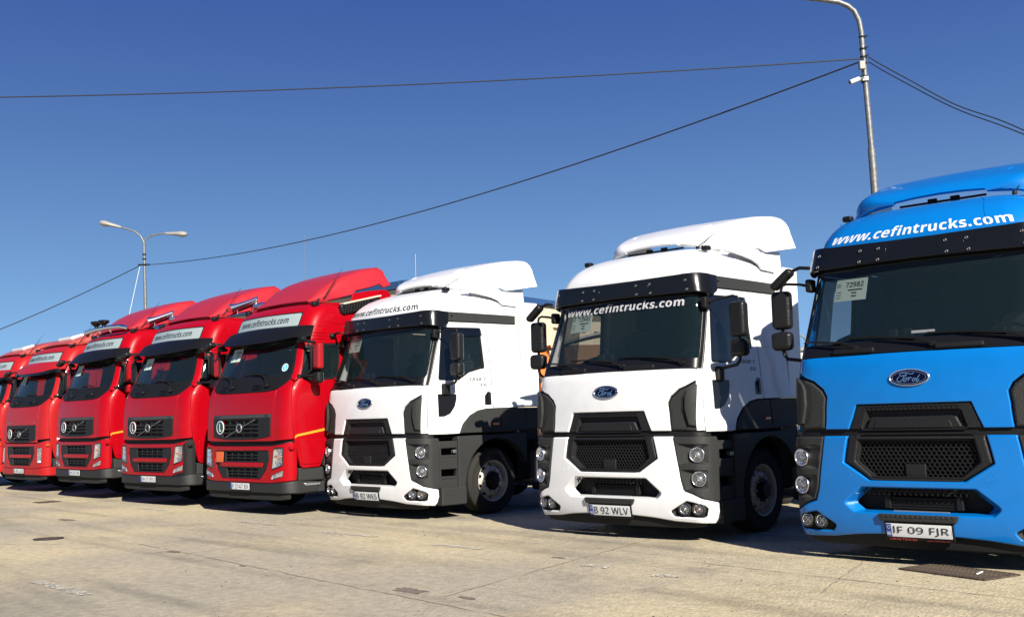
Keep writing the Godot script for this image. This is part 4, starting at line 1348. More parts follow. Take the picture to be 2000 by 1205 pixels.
		# ---- doors and sides
		var d := part("door", memo("f_door%d" % sg, func(b: MB):
			var keep := PackedVector2Array()
			for i in 17:
				var v := lerpf(1.2, 2.745, i / 16.0)
				keep.append(Vector2(lerpf(1.232, 1.283, (v - 1.2) / 0.69) if v < 1.89 else lerpf(1.283, 1.338, (v - 1.89) / 0.855), v))
			keep.append(Vector2(s.zu(-0.545, 2.806), 2.806))
			var side := zs_line(s, [-0.66, 2.818, -1.392, 2.826, -1.392, 1.55, -1.253, 1.548, -1.074, 1.521, -0.91, 1.451, -0.768, 1.333, -0.682, 1.2, -0.45, 1.196])
			keep.append_array(side)
			panel(b, s, mir(keep) if sg < 0 else keep, 0.0, 0.035, 0.006, [zs(s, ford_window(), 0.035, sg)], 0.13)), paint, t)
		var dw := part("door_window", memo("f_dwin%d" % sg, func(b: MB):
			panel(b, s, zs(s, shrink_list(ford_window(), 0.004), 0.035, sg), -0.004, 0.03, 0.004, [zs(s, shrink_list(ford_window(), 0.045), 0.03, sg)], 0.13)), M.black, d)
		part("window_glass", memo("f_dglass%d" % sg, func(b: MB): sheet(b, s, ccw(zs(s, shrink_list(ford_window(), 0.03), 0.03, sg)), -0.016, [], 0.2)), M.tinted, dw)
		part("wind_deflector", memo("f_wdef%d" % sg, func(b: MB):
			panel(b, s, zs(s, [-0.36, 1.97, -0.76, 1.972, -0.8, 2.1, -0.83, 2.58, -0.87, 2.612, -1.285, 2.632, -1.262, 2.752, -0.5, 2.735], 0.02, sg), 0.012, 0.006, 0.004, [], 0.13)), M.smoked, d)
		part("vent_window", memo("f_vwin%d" % sg, func(b: MB):
			panel(b, s, zs(s, [-0.323, 1.765, -0.681, 1.765, -0.674, 1.693, -0.631, 1.582, -0.538, 1.481, -0.431, 1.443, -0.315, 1.438], 0.02, sg), 0.002, 0.02, 0.004)), M.gloss_black, d)
		part("door_handle", memo("f_handle%d" % sg, func(b: MB):
			panel(b, s, zs(s, [-1.222, 1.6, -1.232, 1.735, -1.3, 1.802, -1.365, 1.79, -1.357, 1.6], 0.02, sg), 0.004, 0.02, 0.005)
			b.rbox(Transform3D(Basis(), s.at(s.zu(-1.3, 1.69) * sg, 1.69, 0.01)), Vector3(0.02, 0.14, 0.035), 0.009, 2)), M.gloss_black, d)
		var lb := MB.new()
		var fs := Flat.new(Transform3D())
		if sg > 0:
			for w in [["1848 T", -0.945, -1.289, 1.96, 2.003], ["E6", -1.165, -1.292, 1.878, 1.923]]:
				lettering_z(lb, s, w[0], w[1], w[2], w[3], w[4])
			part("model_figures", lb.done(), M.silver_print, d)
		part("door_seal", memo("f_seal%d" % sg, func(b: MB):
			var a := []
			for i in 9:
				var v := lerpf(1.55, 2.82, i / 8.0)
				a.append(Vector2(s.zu(-1.397, v) * sg, v))
			ribbon(b, s, a, 0.014, -0.005)), M.pitch, d)
		part("door_seal", memo("f_sealf%d" % sg, func(b: MB):
			var a := []
			for i in 12:
				var v := lerpf(1.21, 2.74, i / 11.0)
				a.append(Vector2((lerpf(1.229, 1.28, (v - 1.2) / 0.69) if v < 1.89 else lerpf(1.28, 1.335, (v - 1.89) / 0.855)) * sg, v))
			ribbon(b, s, a, 0.012, -0.005)), M.pitch, d)
		part("side_panel", memo("f_side%d" % sg, func(b: MB):
			panel(b, s, zs(s, [-1.402, 2.826, -2.048, 2.83, -2.048, 1.562, -1.402, 1.553], 0.0, sg), 0.0, 0.03, 0.006, [], 0.13)
			panel(b, s, zs(s, [-1.455, 2.755, -1.82, 2.745, -1.842, 2.177, -1.505, 2.155], 0.05, sg), 0.006, 0.01, 0.006, [], 0.13)), paint, t)
		part("roof_band", memo("f_band%d" % sg, func(b: MB):
			panel(b, s, zs(s, [-0.56, 2.815, -0.66, 2.829, -2.01, 2.838, -2.03, 2.972, -0.6, 2.97], 0.012, sg), 0.014, 0.03, 0.008, [], 0.13)), M.plastic, t)
		part("band_bolt", memo("f_bandbolt%d" % sg, func(b: MB): b.rbox(Transform3D(Basis(), s.at(s.zu(-0.72, 2.905) * sg, 2.905, 0.016)), Vector3(0.02, 0.03, 0.03), 0.009, 2)), M.gloss_black, t)
		var ar := part("wheel_arch_trim", memo("f_arch%d" % sg, func(b: MB):
			panel(b, s, zs(s, [-0.692, 1.2, -0.779, 1.326, -0.918, 1.443, -1.077, 1.513, -1.255, 1.54, -1.5, 1.546, -1.525, 1.4, -1.51, 1.2], 0.0, sg), 0.012, 0.03, 0.012)
			panel(b, s, zs(s, [-1.506, 1.546, -2.05, 1.556, -2.05, 1.222, -1.516, 1.2, -1.531, 1.4], 0.0, sg), 0.012, 0.03, 0.01)), M.plastic, t)
		part("side_marker", memo("f_marker%d" % sg, func(b: MB):
			b.rbox(Transform3D(Basis(), s.at(s.zu(-1.4, 1.318) * sg, 1.318, 0.02)), Vector3(0.03, 0.04, 0.12), 0.012, 2)), M.amber, ar)
		part("fender", memo("f_fender%d" % sg, func(b: MB):
			var q := [-0.64, 1.165, -0.64, 0.19, -0.78, 0.19, -0.78, 0.47]
			for k in 17:
				var a := deg_to_rad(155.0 * k / 16.0)
				q.append_array([-1.42 + 0.64 * cos(a), 0.47 + 0.64 * sin(a)])
			q.append_array([-2.02, 0.72, -2.02, 1.18])
			panel(b, s, zs(s, q, 0.0, sg), -0.012, 0.12, 0.012, [], 0.12)), M.plastic, t)
		var sp := part("step_panel", memo("f_steps%d" % sg, func(b: MB):
			panel(b, s, zs(s, [-0.3, 1.1, -0.635, 1.1, -0.635, 0.44, -0.3, 0.44], 0.0, sg), -0.03, 0.05, 0.006, [zs(s, [-0.33, 1.0, -0.62, 1.0, -0.62, 0.9, -0.33, 0.9], 0.01, sg), zs(s, [-0.33, 0.7, -0.62, 0.7, -0.62, 0.6, -0.33, 0.6], 0.01, sg)])
			for y in [0.88, 0.58]:
				b.box(Vector3(1.13 * sg, y, -0.475), Vector3(0.2, 0.03, 0.3), 0.008)), M.plastic, t)
		part("foot_step", memo("f_foot%d" % sg, func(b: MB): b.rbox(Transform3D(Basis(), Vector3(1.17 * sg, 0.32, -0.545)), Vector3(0.17, 0.25, 0.47), 0.02, 2)), M.plastic, sp)
		part("step_lamp", memo("f_slamp%d" % sg, func(b: MB): b.box(Vector3(1.2 * sg, 0.945, -0.585), Vector3(0.07, 0.05, 0.06), 0.01)), M.steel, sp)
		# ---- fairings behind the cab
		part("side_fairing", memo("f_fair%d" % sg, func(b: MB):
			b.rbox(Transform3D(Basis(), Vector3(1.145 * sg, 2.37, -2.235)), Vector3(0.035, 1.61, 0.34), 0.012, 2)
			b.box(Vector3(1.03 * sg, 2.37, -2.075), Vector3(0.2, 1.6, 0.02), 0.004)), paint, t)
		part("fairing_skirt", memo("f_skirt%d" % sg, func(b: MB): b.rbox(Transform3D(Basis(), Vector3(1.165 * sg, 1.39, -2.235)), Vector3(0.05, 0.33, 0.34), 0.015, 2)), M.plastic, t)
		part("upper_fairing", memo("f_ufair%d" % sg, func(b: MB):
			var fl := Flat.new(Transform3D(Basis(Vector3(0, 0, -1), Vector3.UP, Vector3(1, 0, 0)) if sg > 0 else Basis(Vector3(0, 0, -1), Vector3.UP, Vector3(1, 0, 0)), Vector3(1.025 * sg, 0, 0)))
			panel(b, fl, V([0.95, 3.29, 1.3, 3.262, 1.55, 3.23, 1.69, 3.19, 1.76, 3.13, 2.245, 3.11, 2.245, 3.19, 2.22, 3.395, 1.77, 3.34, 1.69, 3.372, 1.49, 3.376, 1.1, 3.345, 0.95, 3.31]), 0.012, 0.024, 0.006)), paint, t)
		part("roof_marker_lamp", memo("f_horn%d" % sg, func(b: MB):
			var p0 := Vector3((0.9 if sg > 0 else 0.86) * sg, 3.315, -0.75)
			b.rbox(Transform3D(Basis(), p0), Vector3(0.1, 0.06, 0.09), 0.02, 2)
			b.box(p0 + Vector3(0, 0.01, 0.045), Vector3(0.07, 0.03, 0.02), 0.006)), M.gloss_black, t)
		# ---- mirrors
		var mi := part("mirror", memo("f_mirror%d" % sg, func(b: MB):
			b.rbox(Transform3D(Basis(Vector3.UP, -0.12 * sg), Vector3(1.48 * sg, 2.42, -0.435)), Vector3(0.205, 0.39, 0.12), 0.045, 4)), M.gloss_plastic, t)
		part("lower_mirror", memo("f_lmirror%d" % sg, func(b: MB):
			b.rbox(Transform3D(Basis(Vector3.UP, -0.12 * sg), Vector3(1.485 * sg, 2.105, -0.425)), Vector3(0.22, 0.19, 0.13), 0.05, 4)), M.gloss_plastic, mi)
		part("mirror_glass", memo("f_mglass%d" % sg, func(b: MB):
			b.rbox(Transform3D(Basis(Vector3.UP, -0.12 * sg), Vector3(1.488 * sg, 2.42, -0.492)), Vector3(0.17, 0.35, 0.012), 0.005, 1)
			b.rbox(Transform3D(Basis(Vector3.UP, -0.12 * sg), Vector3(1.49 * sg, 2.105, -0.487)), Vector3(0.18, 0.15, 0.012), 0.005, 1)), M.mirror_metal, mi)
		part("upper_arm", memo("f_marm%d" % sg, func(b: MB):
			b.tube([Vector3(1.1 * sg, 2.62, -0.34), Vector3(1.24 * sg, 2.66, -0.38), Vector3(1.42 * sg, 2.685, -0.43), Vector3(1.47 * sg, 2.67, -0.44), Vector3(1.485 * sg, 2.63, -0.44), Vector3(1.485 * sg, 2.56, -0.44)], 0.014)
			b.rbox(Transform3D(Basis(), Vector3(1.115 * sg, 2.63, -0.36)), Vector3(0.07, 0.13, 0.12), 0.02, 2)), M.black, mi)
		part("mirror_link", memo("f_mlink%d" % sg, func(b: MB): b.tube([Vector3(1.485 * sg, 2.3, -0.435), Vector3(1.485 * sg, 2.15, -0.43)], 0.016)), M.black, mi)
		part("lower_arm", memo("f_marml%d" % sg, func(b: MB):
			b.tube([Vector3(1.485 * sg, 2.05, -0.43), Vector3(1.48 * sg, 1.97, -0.43), Vector3(1.44 * sg, 1.92, -0.43), Vector3(1.3 * sg, 1.9, -0.45), Vector3(1.16 * sg, 1.88, -0.47)], 0.018)
			b.rbox(Transform3D(Basis(), Vector3(1.185 * sg, 1.83, -0.47)), Vector3(0.06, 0.17, 0.14), 0.025, 2)), M.black, mi)
	part("kerb_mirror", memo("f_kerb", func(b: MB):
		b.rbox(Transform3D(Basis(Vector3.BACK, 0.65), Vector3(-1.36, 2.71, -0.24)), Vector3(0.28, 0.085, 0.12), 0.04, 4)
		b.tube([Vector3(-1.27, 2.78, -0.25), Vector3(-1.17, 2.81, -0.25), Vector3(-1.05, 2.79, -0.22)], 0.018)), M.gloss_plastic, t)
	# ---- screen
	part("screen_surround", memo("f_surround", func(b: MB):
		var gl2 := sym([0.0, 2.03, 0.9, 2.02, 1.19, 2.01, 1.235, 2.72, 0.0, 2.735])
		panel(b, s, rp(sym([0.0, 1.908, 0.9, 1.9, 1.255, 1.893, 1.318, 2.745, 1.318, 2.8, 0.0, 2.8]), 0.01), -0.004, 0.03, 0.008, [rp(gl2, 0.05)], 0.13)), M.gloss_black, t)
	part("windscreen", memo("f_screen", func(b: MB): sheet(b, s, ccw(sym([0.0, 2.02, 0.9, 2.01, 1.2, 2.0, 1.245, 2.74, 0.0, 2.745])), -0.012, [], 0.2)), M.tinted, t)
	for k in 3:
		var w := part("wiper", memo("f_wiper%d" % k, func(b: MB):
			var u0: float = [0.95, 0.2, -0.5][k]
			b.tube([s.at(u0, 1.96, 0.03), s.at(u0 - 0.12, 2.0, 0.05), s.at(u0 - 0.5, 2.04, 0.03)], [0.02, 0.013, 0.008], 6)
			b.tube([s.at(u0 - 0.15, 2.015, 0.012), s.at(u0 - 0.5, 2.05, 0.012), s.at(u0 - 0.8, 2.055, 0.012)], 0.009, 6)
			b.lathe(Transform3D(Basis(Vector3.RIGHT, PI / 2), s.at(u0, 1.96, 0.01)), [Vector2(0.03, -0.02), Vector2(0.028, 0.025), Vector2(0.0, 0.035)], 12)), M.gloss_black, t)
	for k in 2:
		part("grab_handle", memo("f_grab%d" % k, func(b: MB):
			var u0: float = [-0.52, 0.42][k]
			panel(b, s, rp(rect(u0 - 0.2, 1.905, u0 + 0.2, 1.955), 0.02), 0.03, 0.03, 0.014)), M.black, t)
	var vi := part("sun_visor", memo("f_visor", func(b: MB):
		panel(b, s, rp(sym([0.0, 2.752, 0.9, 2.745, 1.12, 2.745, 1.32, 2.71, 1.43, 2.77, 1.43, 2.955, 1.18, 2.962, 0.0, 2.942]), 0.03), 0.075, 0.035, 0.012, [], 0.1)
		for x in [-0.39, 0.39]:
			panel(b, s, rect(x - 0.13, 2.755, x + 0.13, 2.925), 0.079, 0.006, 0.004)), M.visor, t)
	var bu := [1.03, 0.548, 0.345]
	for k in 3:
		for e in [-1.0, 1.0]:
			for y in [2.868, 2.765]:
				var bo := part("bolt", memo("f_bolt", func(b: MB): b.lathe(Transform3D(Basis(Vector3.RIGHT, PI / 2), Vector3.ZERO), [Vector2(0.017, -0.01), Vector2(0.016, 0.004), Vector2(0.011, 0.009), Vector2(0.006, 0.004), Vector2(0.0, 0.004)], 12)), M.bolt_black, vi)
				bo.position = s.at(bu[k] * e, y + 0.012, 0.079)
	# ---- roof
	var ro := part("roof", memo("f_roof", func(b: MB):
		roof_deck(b)
		loft_roof(b, s, [2.96, 3.0, 3.05, 3.1, 3.15, 3.2, 3.25, 3.3, 3.335, 3.36, 3.38, 3.39], -2.05)), paint, t)
	part("roof_seam", memo("f_rseam", func(b: MB):
		for e in [-1.0, 1.0]:
			ribbon(b, s, [Vector2(0.79 * e, 2.99), Vector2(0.8 * e, 3.1), Vector2(0.82 * e, 3.2), Vector2(0.84 * e, 3.3), Vector2(0.84 * e, 3.36)], 0.01, 0.003)), paint, ro)
	part("cab_rear_wall", memo("f_rear", func(b: MB): b.box(Vector3(0, 2.1, -2.04), Vector3(2.1, 1.85, 0.03), 0.01)), paint, t)
	part("air_deflector", memo("f_spoilerw" if o.get("wide", false) else "f_spoiler", func(b: MB):
		hood_loft(b, ([[-0.94, 0.5, 3.437, 3.41], [-0.97, 0.72, 3.475, 3.39], [-1.02, 0.88, 3.52, 3.34], [-1.1, 0.955, 3.56, 3.33], [-1.25, 0.98, 3.62, 3.34], [-1.45, 0.985, 3.69, 3.385]] if o.get("wide", false) else [[-0.94, 0.44, 3.437, 3.41], [-0.97, 0.58, 3.475, 3.39], [-1.05, 0.72, 3.535, 3.35], [-1.2, 0.83, 3.6, 3.345], [-1.45, 0.93, 3.69, 3.385]]) + [[-1.46, 0.98 if o.get("wide", false) else 0.932, 3.693, 3.385], [-1.68, 1.01, 3.75, 3.38], [-1.76, 1.035, 3.772, 3.345], [-2.0, 1.085, 3.82, 3.385], [-2.25, 1.115, 3.85, 3.425], [-2.36, 1.125, 3.852, 3.44]], 0.22, 0.05, 0.03)
		for x in [-0.55, -0.27, 0.0, 0.27, 0.55]:
			b.tube([Vector3(x * 0.85, 3.585, -1.12), Vector3(x, 3.675, -1.32), Vector3(x * 1.1, 3.75, -1.62), Vector3(x * 1.12, 3.77, -1.75)], [0.006, 0.018, 0.016, 0.004], 6)), paint, t)
	part("deflector_stay", memo("f_stay", func(b: MB):
		for x in [-0.1, 0.12]:
			b.box(Vector3(x, 3.42, -1.02), Vector3(0.09, 0.05, 0.03), 0.006)
		b.tube([Vector3(-0.42, 3.405, -1.0), Vector3(0.42, 3.405, -1.0)], 0.012, 6)), M.black, t)
	part("aerial", memo("f_aerial", func(b: MB):
		b.tube([Vector3(0.72, 3.36, -0.85), Vector3(0.74, 3.52, -1.12), Vector3(0.75, 3.62, -1.3)], [0.008, 0.004, 0.003], 6)
		b.lathe(Transform3D(Basis(), Vector3(0.72, 3.34, -0.85)), [Vector2(0.025, 0), Vector2(0.02, 0.03), Vector2(0.0, 0.035)], 10)), M.black, t)
	# ---- badge
	var em := part("oval_badge", memo("f_badge", func(b: MB):
		panel(b, s, oval(Vector2(0, 1.665), 0.178, 0.079, 40), 0.014, 0.02, 0.012, [oval(Vector2(0, 1.665), 0.158, 0.064, 40)], 0.1)), M.chrome, t)
	part("badge_field", memo("f_bfield", func(b: MB): panel(b, s, oval(Vector2(0, 1.665), 0.16, 0.066, 40), 0.01, 0.01, 0.004)), M.badge_blue, em)
	part("badge_line", memo("f_bline", func(b: MB): panel(b, s, oval(Vector2(0, 1.665), 0.147, 0.056, 40), 0.0115, 0.002, 0.0006, [oval(Vector2(0, 1.665), 0.1435, 0.0525, 40)], 0.06)), M.chrome, em)
	part("badge_script", memo("f_script", func(b: MB):
		var strokes := [
			[[865, 385], [820, 425], [740, 425], [640, 402], [540, 395], [455, 430], [425, 478], [455, 505], [520, 485], [545, 460]],
			[[640, 420], [590, 470], [545, 545], [490, 625], [430, 665], [365, 650], [345, 605], [370, 560], [410, 530]],
			[[530, 505], [590, 490], [655, 465]],
			[[600, 560], [560, 600], [545, 640], [575, 655], [625, 620], [650, 570], [640, 540], [605, 550]], [[645, 545], [670, 560], [700, 540], [720, 525]],
			[[720, 525], [715, 560], [695, 610], [685, 640]], [[705, 590], [740, 545], [770, 525], [790, 545]],
			[[900, 560], [870, 540], [825, 575], [810, 620], [840, 635], [885, 600], [940, 540]], [[1035, 440], [990, 510], [940, 590], [930, 630], [960, 635], [1020, 575]]]
		for st2 in strokes:
			var q := []
			for w in st2:
				q.append(Vector2((w[0] - 700) / 560.0 * 0.158, 1.665 - (w[1] + (w[0] - 740) * 0.068 - 530) / 215.0 * 0.066))
			ribbon(b, s, q, 0.0065, 0.0125)), M.chrome, em)
	part("bumper_cap", memo("f_caps", func(b: MB):
		for e in [-1.0, 1.0]:
			panel(b, s, oval(Vector2(0.582 * e, 0.787), 0.042, 0.037, 24), 0.0012, 0.006, 0.0012, [oval(Vector2(0.582 * e, 0.787), 0.0385, 0.0335, 24)], 0.06)), paint, t)
	# ---- site lettering and sheet in the screen
	if o.get("wide", false):
		part("dash_card", memo("f_card", func(b: MB): panel(b, s, rp(rect(-0.01, 2.075, 0.2, 2.1), 0.01), -0.03, 0.004, 0.001)), M.white_print, t)
	for k in 2:
		part("dash_phone", memo("f_phone%d" % k, func(b: MB): b.rbox(Transform3D(Basis(), s.at(-0.2 + 0.14 * k, 2.05, -0.1)), Vector3(0.09, 0.2, 0.04), 0.015, 2)), M.black, t)
	if o.has("web"):
		var wb := MB.new()
		var q: Array = o.web
		lettering(wb, s, "www.cefintrucks.com", site_font, q[0], q[1], q[2], q[3], q[4], 0.2)
		part("site_lettering", wb.done(), o.web_mat, t)
	id_sheet(t, s, o.sheet[0], o.sheet[1], o.id, o.get("sheet_off", -0.02))
	make_interior(t, -2.05, 2.93, 1.06)
	make_chassis(t)
	for sg in [-1.0, 1.0]:
		make_wheel(t, Vector3(0.97 * sg, 0.485, -1.42), sg, M.rim_cream)
		make_wheel(t, Vector3(1.03 * sg, 0.485, -5.0), sg, M.rim_cream, 0.485, true)
		make_wheel(t, Vector3(0.69 * sg, 0.485, -5.0), -sg, M.rim_cream, 0.485, true)
	return t

func ford_front() -> PackedVector2Array:
	return sym([0.0, 1.437, 0.49, 1.437, 0.562, 1.213, 0.785, 1.213, 0.784, 1.42, 0.774, 1.522, 0.81, 1.59, 0.908, 1.668, 1.158, 1.758, 1.166, 1.888, 0.9, 1.896, 0.0, 1.902])

func ford_intake() -> PackedVector2Array:
	return V([-0.62, 0.545, -0.46, 0.69, 0.46, 0.69, 0.635, 0.53, 0.575, 0.468, 0.33, 0.468, -0.3, 0.468, -0.53, 0.468])

func sym(half: Array) -> PackedVector2Array:      # from the middle of the bottom round the right side to the middle of the top
	var o := V(half)
	for i in range(half.size() / 2 - 1, -1, -1):
		if absf(half[2 * i]) > 0.001:
			o.append(Vector2(-half[2 * i], half[2 * i + 1]))
	return o

func shrink(p: PackedVector2Array, c: Vector2, k: float) -> PackedVector2Array:
	var o := PackedVector2Array()
	for q in p:
		o.append(c + (q - c) * k)
	return o

func shrink_list(a: Array, d: float) -> Array:
	var p := V(a)
	p = inset(p, d) if not Geometry2D.is_polygon_clockwise(p) else inset(p, -d)
	var o := []
	for q in p:
		o.append_array([q.x, q.y])
	return o

func zs_line(s: Surf, pts: Array) -> PackedVector2Array:
	var o := PackedVector2Array()
	for i in range(0, pts.size() - 2, 2):
		var a := Vector2(pts[i], pts[i + 1])
		var b := Vector2(pts[i + 2], pts[i + 3])
		var m := maxi(1, ceili(a.distance_to(b) / 0.1))
		for j in m:
			var q := a.lerp(b, float(j) / m)
			o.append(Vector2(s.zu(q.x, q.y), q.y))
	var e := Vector2(pts[-2], pts[-1])
	o.append(Vector2(s.zu(e.x, e.y), e.y))
	return o

func lettering_z(b: MB, s: Surf, text: String, z0: float, z1: float, v0: float, v1: float) -> void:
	var vm := (v0 + v1) * 0.5
	lettering(b, s, text, sans_bold, s.zu(z0, vm), v0, s.zu(z1, vm), v1, 0.003)

func roof_deck(b: MB) -> void:
	b.rbox(Transform3D(Basis(), Vector3(0, 3.24, -1.62)), Vector3(1.94, 0.26, 0.84), 0.05, 2)

# ---------------------------------------------------------------- the red lorries
func slats(b: MB, s: Surf, u0: float, u1: float, v0: float, v1: float, n: int, off: float, thick: float) -> void:
	for k in n:
		var v := lerpf(v0, v1, (k + 0.5) / n)
		panel(b, s, rect(u0, v - thick * 0.5, u1, v + thick * 0.5), off, 0.03, 0.004, [], 0.25)

func vol_window() -> Array:
	return [-0.36, 2.642, -1.06, 2.70, -0.98, 2.16, -0.86, 2.112, -0.45, 2.09, -0.33, 2.1, -0.235, 2.19]

func make_vol(label: String, at: Vector3, turn: float, paint: Material, o: Dictionary) -> Node3D:
	var s := vol
	var t := thing("tractor_truck", label, "truck", at, turn, "cab-over tractor trucks parked in a row")
	var old: bool = o.get("old", false)
	var k := "o_" if old else "v_"
	var gv0 := -0.075 if old else 0.0
	# ---- front lid and grille
	part("front_panel", memo(k + "hood", func(b: MB): panel(b, s, rp(sym([0.0, 1.12 if old else 1.172, 0.858, 1.12 if old else 1.172, 0.855, 1.966, 0.74, 1.95, 0.6, 1.935, 0.0, 1.932]), 0.012), 0.0, 0.03, 0.01, [rp(sym([0.0, 1.24 + gv0, 0.5, 1.24 + gv0, 0.5, 1.51 + gv0, 0.0, 1.51 + gv0]), 0.012)])), paint, t)
	var gv := -0.075 if old else 0.0
	var gk := "%s%d" % [k, 1]
	var gout := [0.0, 1.199 + gv, 0.4, 1.205 + gv, 0.66, 1.226 + gv, 0.796, 1.252 + gv, 0.804, 1.592 + gv, 0.0, 1.594 + gv]
	var top_v := 1.592 if not old else 1.515
	var gr := part("upper_grille", memo(gk + "gu", func(b: MB):
		var hole := rp(sym([0.0, 1.243 + gv, 0.5, 1.243 + gv, 0.5, 1.513 + gv, 0.0, 1.513 + gv]), 0.012)
		panel(b, s, rp(sym(gout), 0.02), 0.012, 0.04, 0.01, [hole])
		sheet(b, s, ccw(shrink(hole, Vector2(0, 1.378 + gv), 1.06)), -0.045)), M.grille, t)
	for i in 3:
		part("slat", memo(gk + "slat%d" % i, func(b: MB): slats(b, s, -0.5, 0.5, 1.297 + gv + 0.063 * i, 1.319 + gv + 0.063 * i, 1, 0.012, 0.026)), M.grille, gr)
	for i in 4:
		part("divider", memo(gk + "div%d" % i, func(b: MB): panel(b, s, rect(-0.31 + 0.2 * i, 1.243 + gv, -0.296 + 0.2 * i, 1.513 + gv), -0.002, 0.02, 0.002)), M.grille, gr)
	if not old:
		part("top_trim", memo("v_trim", func(b: MB): panel(b, s, rp(rect(-0.795, 1.535, 0.795, 1.586), 0.01), 0.018, 0.01, 0.006)), M.dull_grey, gr)
	for e in [-1.0, 1.0]:
		part("ribbed_field", memo(gk + "rib%d" % e, func(b: MB):
			for i in 6:
				var v := 1.262 + gv + 0.044 * i
				panel(b, s, rect(0.53 if e > 0 else -0.76, v, 0.76 if e > 0 else -0.53, v + 0.03), 0.0145, 0.006, 0.002, [], 0.25)), M.grille, gr)
	var em := part("round_emblem", memo(gk + "emb", func(b: MB):
		panel(b, s, oval(Vector2(0.008, 1.38 + gv), 0.078, 0.074, 32), 0.032, 0.02, 0.008, [oval(Vector2(0.008, 1.38 + gv), 0.056, 0.052, 32)], 0.08)), M.dull_metal, gr)
	part("diagonal_bar", memo(gk + "diag", func(b: MB): panel(b, s, V([-0.39, 1.243 + gv, -0.36, 1.243 + gv, 0.45, 1.512 + gv, 0.42, 1.512 + gv]), 0.026, 0.012, 0.003)), M.dull_metal, gr)
	part("emblem_plate", memo(gk + "embp", func(b: MB):
		panel(b, s, rect(-0.05, 1.363 + gv, 0.066, 1.397 + gv), 0.03, 0.02, 0.003)
		lettering(b, s, "VOLVO", sans_bold, -0.04, 1.372 + gv, 0.056, 1.388 + gv, 0.0315)), M.grille if not old else M.dull_metal, em)
	for q in ([["VOLVO", -0.78, -0.52, 1.556, 1.59, 0.003], ["FH", 0.68, 0.76, 1.556, 1.59, 0.003]] if old else [["VOLVO", -0.765, -0.57, 1.545, 1.577, 0.0195], ["FH", 0.66, 0.75, 1.545, 1.577, 0.0195]]):
		var nm := MB.new()
		lettering(nm, s, q[0], sans_bold, q[1], q[3], q[2], q[4], q[5])
		part("maker_letters", nm.done(), M.dull_metal if old else M.gloss_black, t)
	if o.get("round_l", true):
		var lc := Vector2(-0.567, 1.397 + gv)
		var ba := part("environment_badge", memo(gk + "lbase", func(b: MB): panel(b, s, oval(lc, 0.115, 0.108, 36), 0.02, 0.01, 0.002, [oval(lc, 0.1, 0.094, 36)], 0.08)), M.white_print, t)
		part("badge_disc", memo(gk + "ldisc", func(b: MB): panel(b, s, oval(lc, 0.101, 0.095, 36), 0.0185, 0.008, 0.001, [], 0.08)), M.badge_green if o.get("green", true) else M.gloss_black, ba)
		var lm := MB.new()
		lettering(lm, s, "L", sans_bold, lc.x - 0.025, lc.y - 0.06, lc.x + 0.04, lc.y + 0.06, 0.0195)
		part("badge_letter", lm.done(), M.white_print, ba)
	# ---- lower front
	var bp: Material = paint
	var low_v := 0.0
	part("panel_gap", memo("v_gap", func(b: MB): panel(b, s, rect(-1.36, 1.02, 1.36, 1.25), -0.05, 0.03, 0.004)), M.black, t)
	part("bumper", memo(k + "bumper", func(b: MB):
		var hole := rp(V(vol_lower()), 0.03)
		var lq := rp(V([0.93, 1.0, 1.07, 1.0, 1.07, 0.66, 0.93, 0.66]) if old else V([0.87, 1.06, 1.081, 1.075, 1.074, 0.8, 0.828, 0.735]), 0.012)
		var fq := rp(V([0.842, 0.655, 1.079, 0.728, 1.075, 0.64, 0.805, 0.59]), 0.012)
		panel(b, s, rp(sym([0.0, 0.535, 0.79, 0.535, 1.3, 0.577, 1.318, 0.7, 1.312, 0.968, 1.284, 1.138, 1.187, 1.158, 1.07, 1.127, 0.8, 1.097, 0.0, 1.092]), 0.012), 0.0, 0.04, 0.012, [hole, lq, mir(lq)] + ([] if old else [fq, mir(fq)]), 0.12)), bp, t)
	var lg := part("lower_grille", memo(k + "lg", func(b: MB):
		var h1 := rp(V([-0.42, 0.87, 0.47, 0.87, 0.47, 1.012, -0.42, 1.012]), 0.01)
		var h2 := rp(V([-0.36, 0.618, 0.46, 0.618, 0.49, 0.75, -0.39, 0.75]), 0.01)
		panel(b, s, rp(shrink(V(vol_lower()), Vector2(0, 0.81), 0.992), 0.03), -0.004, 0.04, 0.012, [h1, h2])
		sheet(b, s, ccw(h1), -0.06)
		sheet(b, s, ccw(h2), -0.06)), M.grille, t)
	for q in [[0.87, 1.012, -0.42, 0.47], [0.618, 0.75, -0.37, 0.475]]:
		for i in 2:
			part("slat", memo(k + "lslat%d%d" % [q[0] * 100, i], func(b: MB): slats(b, s, q[2], q[3], q[0] + 0.03 + 0.047 * i, q[0] + 0.055 + 0.047 * i, 1, -0.012, 0.022)), M.grille, lg)
		for i in 4:
			part("divider", memo(k + "ldiv%d%d" % [q[0] * 100, i], func(b: MB): panel(b, s, rect(-0.25 + 0.18 * i, q[0], -0.236 + 0.18 * i, q[1]), -0.014, 0.03, 0.003)), M.grille, lg)
	part("colour_strip", memo(k + "strip", func(b: MB): panel(b, s, rp(V([-0.55, 0.772, 0.6, 0.772, 0.622, 0.845, -0.57, 0.845]), 0.02), 0.012, 0.03, 0.014)), paint, t)
	part("bumper_skirt", memo("v_skirt", func(b: MB):
		panel(b, s, rp(sym([0.0, 0.385, 0.8, 0.385, 1.3, 0.375, 1.3 + 0.38, 0.385, 1.3 + 0.38, 0.55, 1.3, 0.572, 0.79, 0.53, 0.0, 0.53]), 0.02), 0.012, 0.06, 0.02, [], 0.11)), paint if old else M.skirt, t)
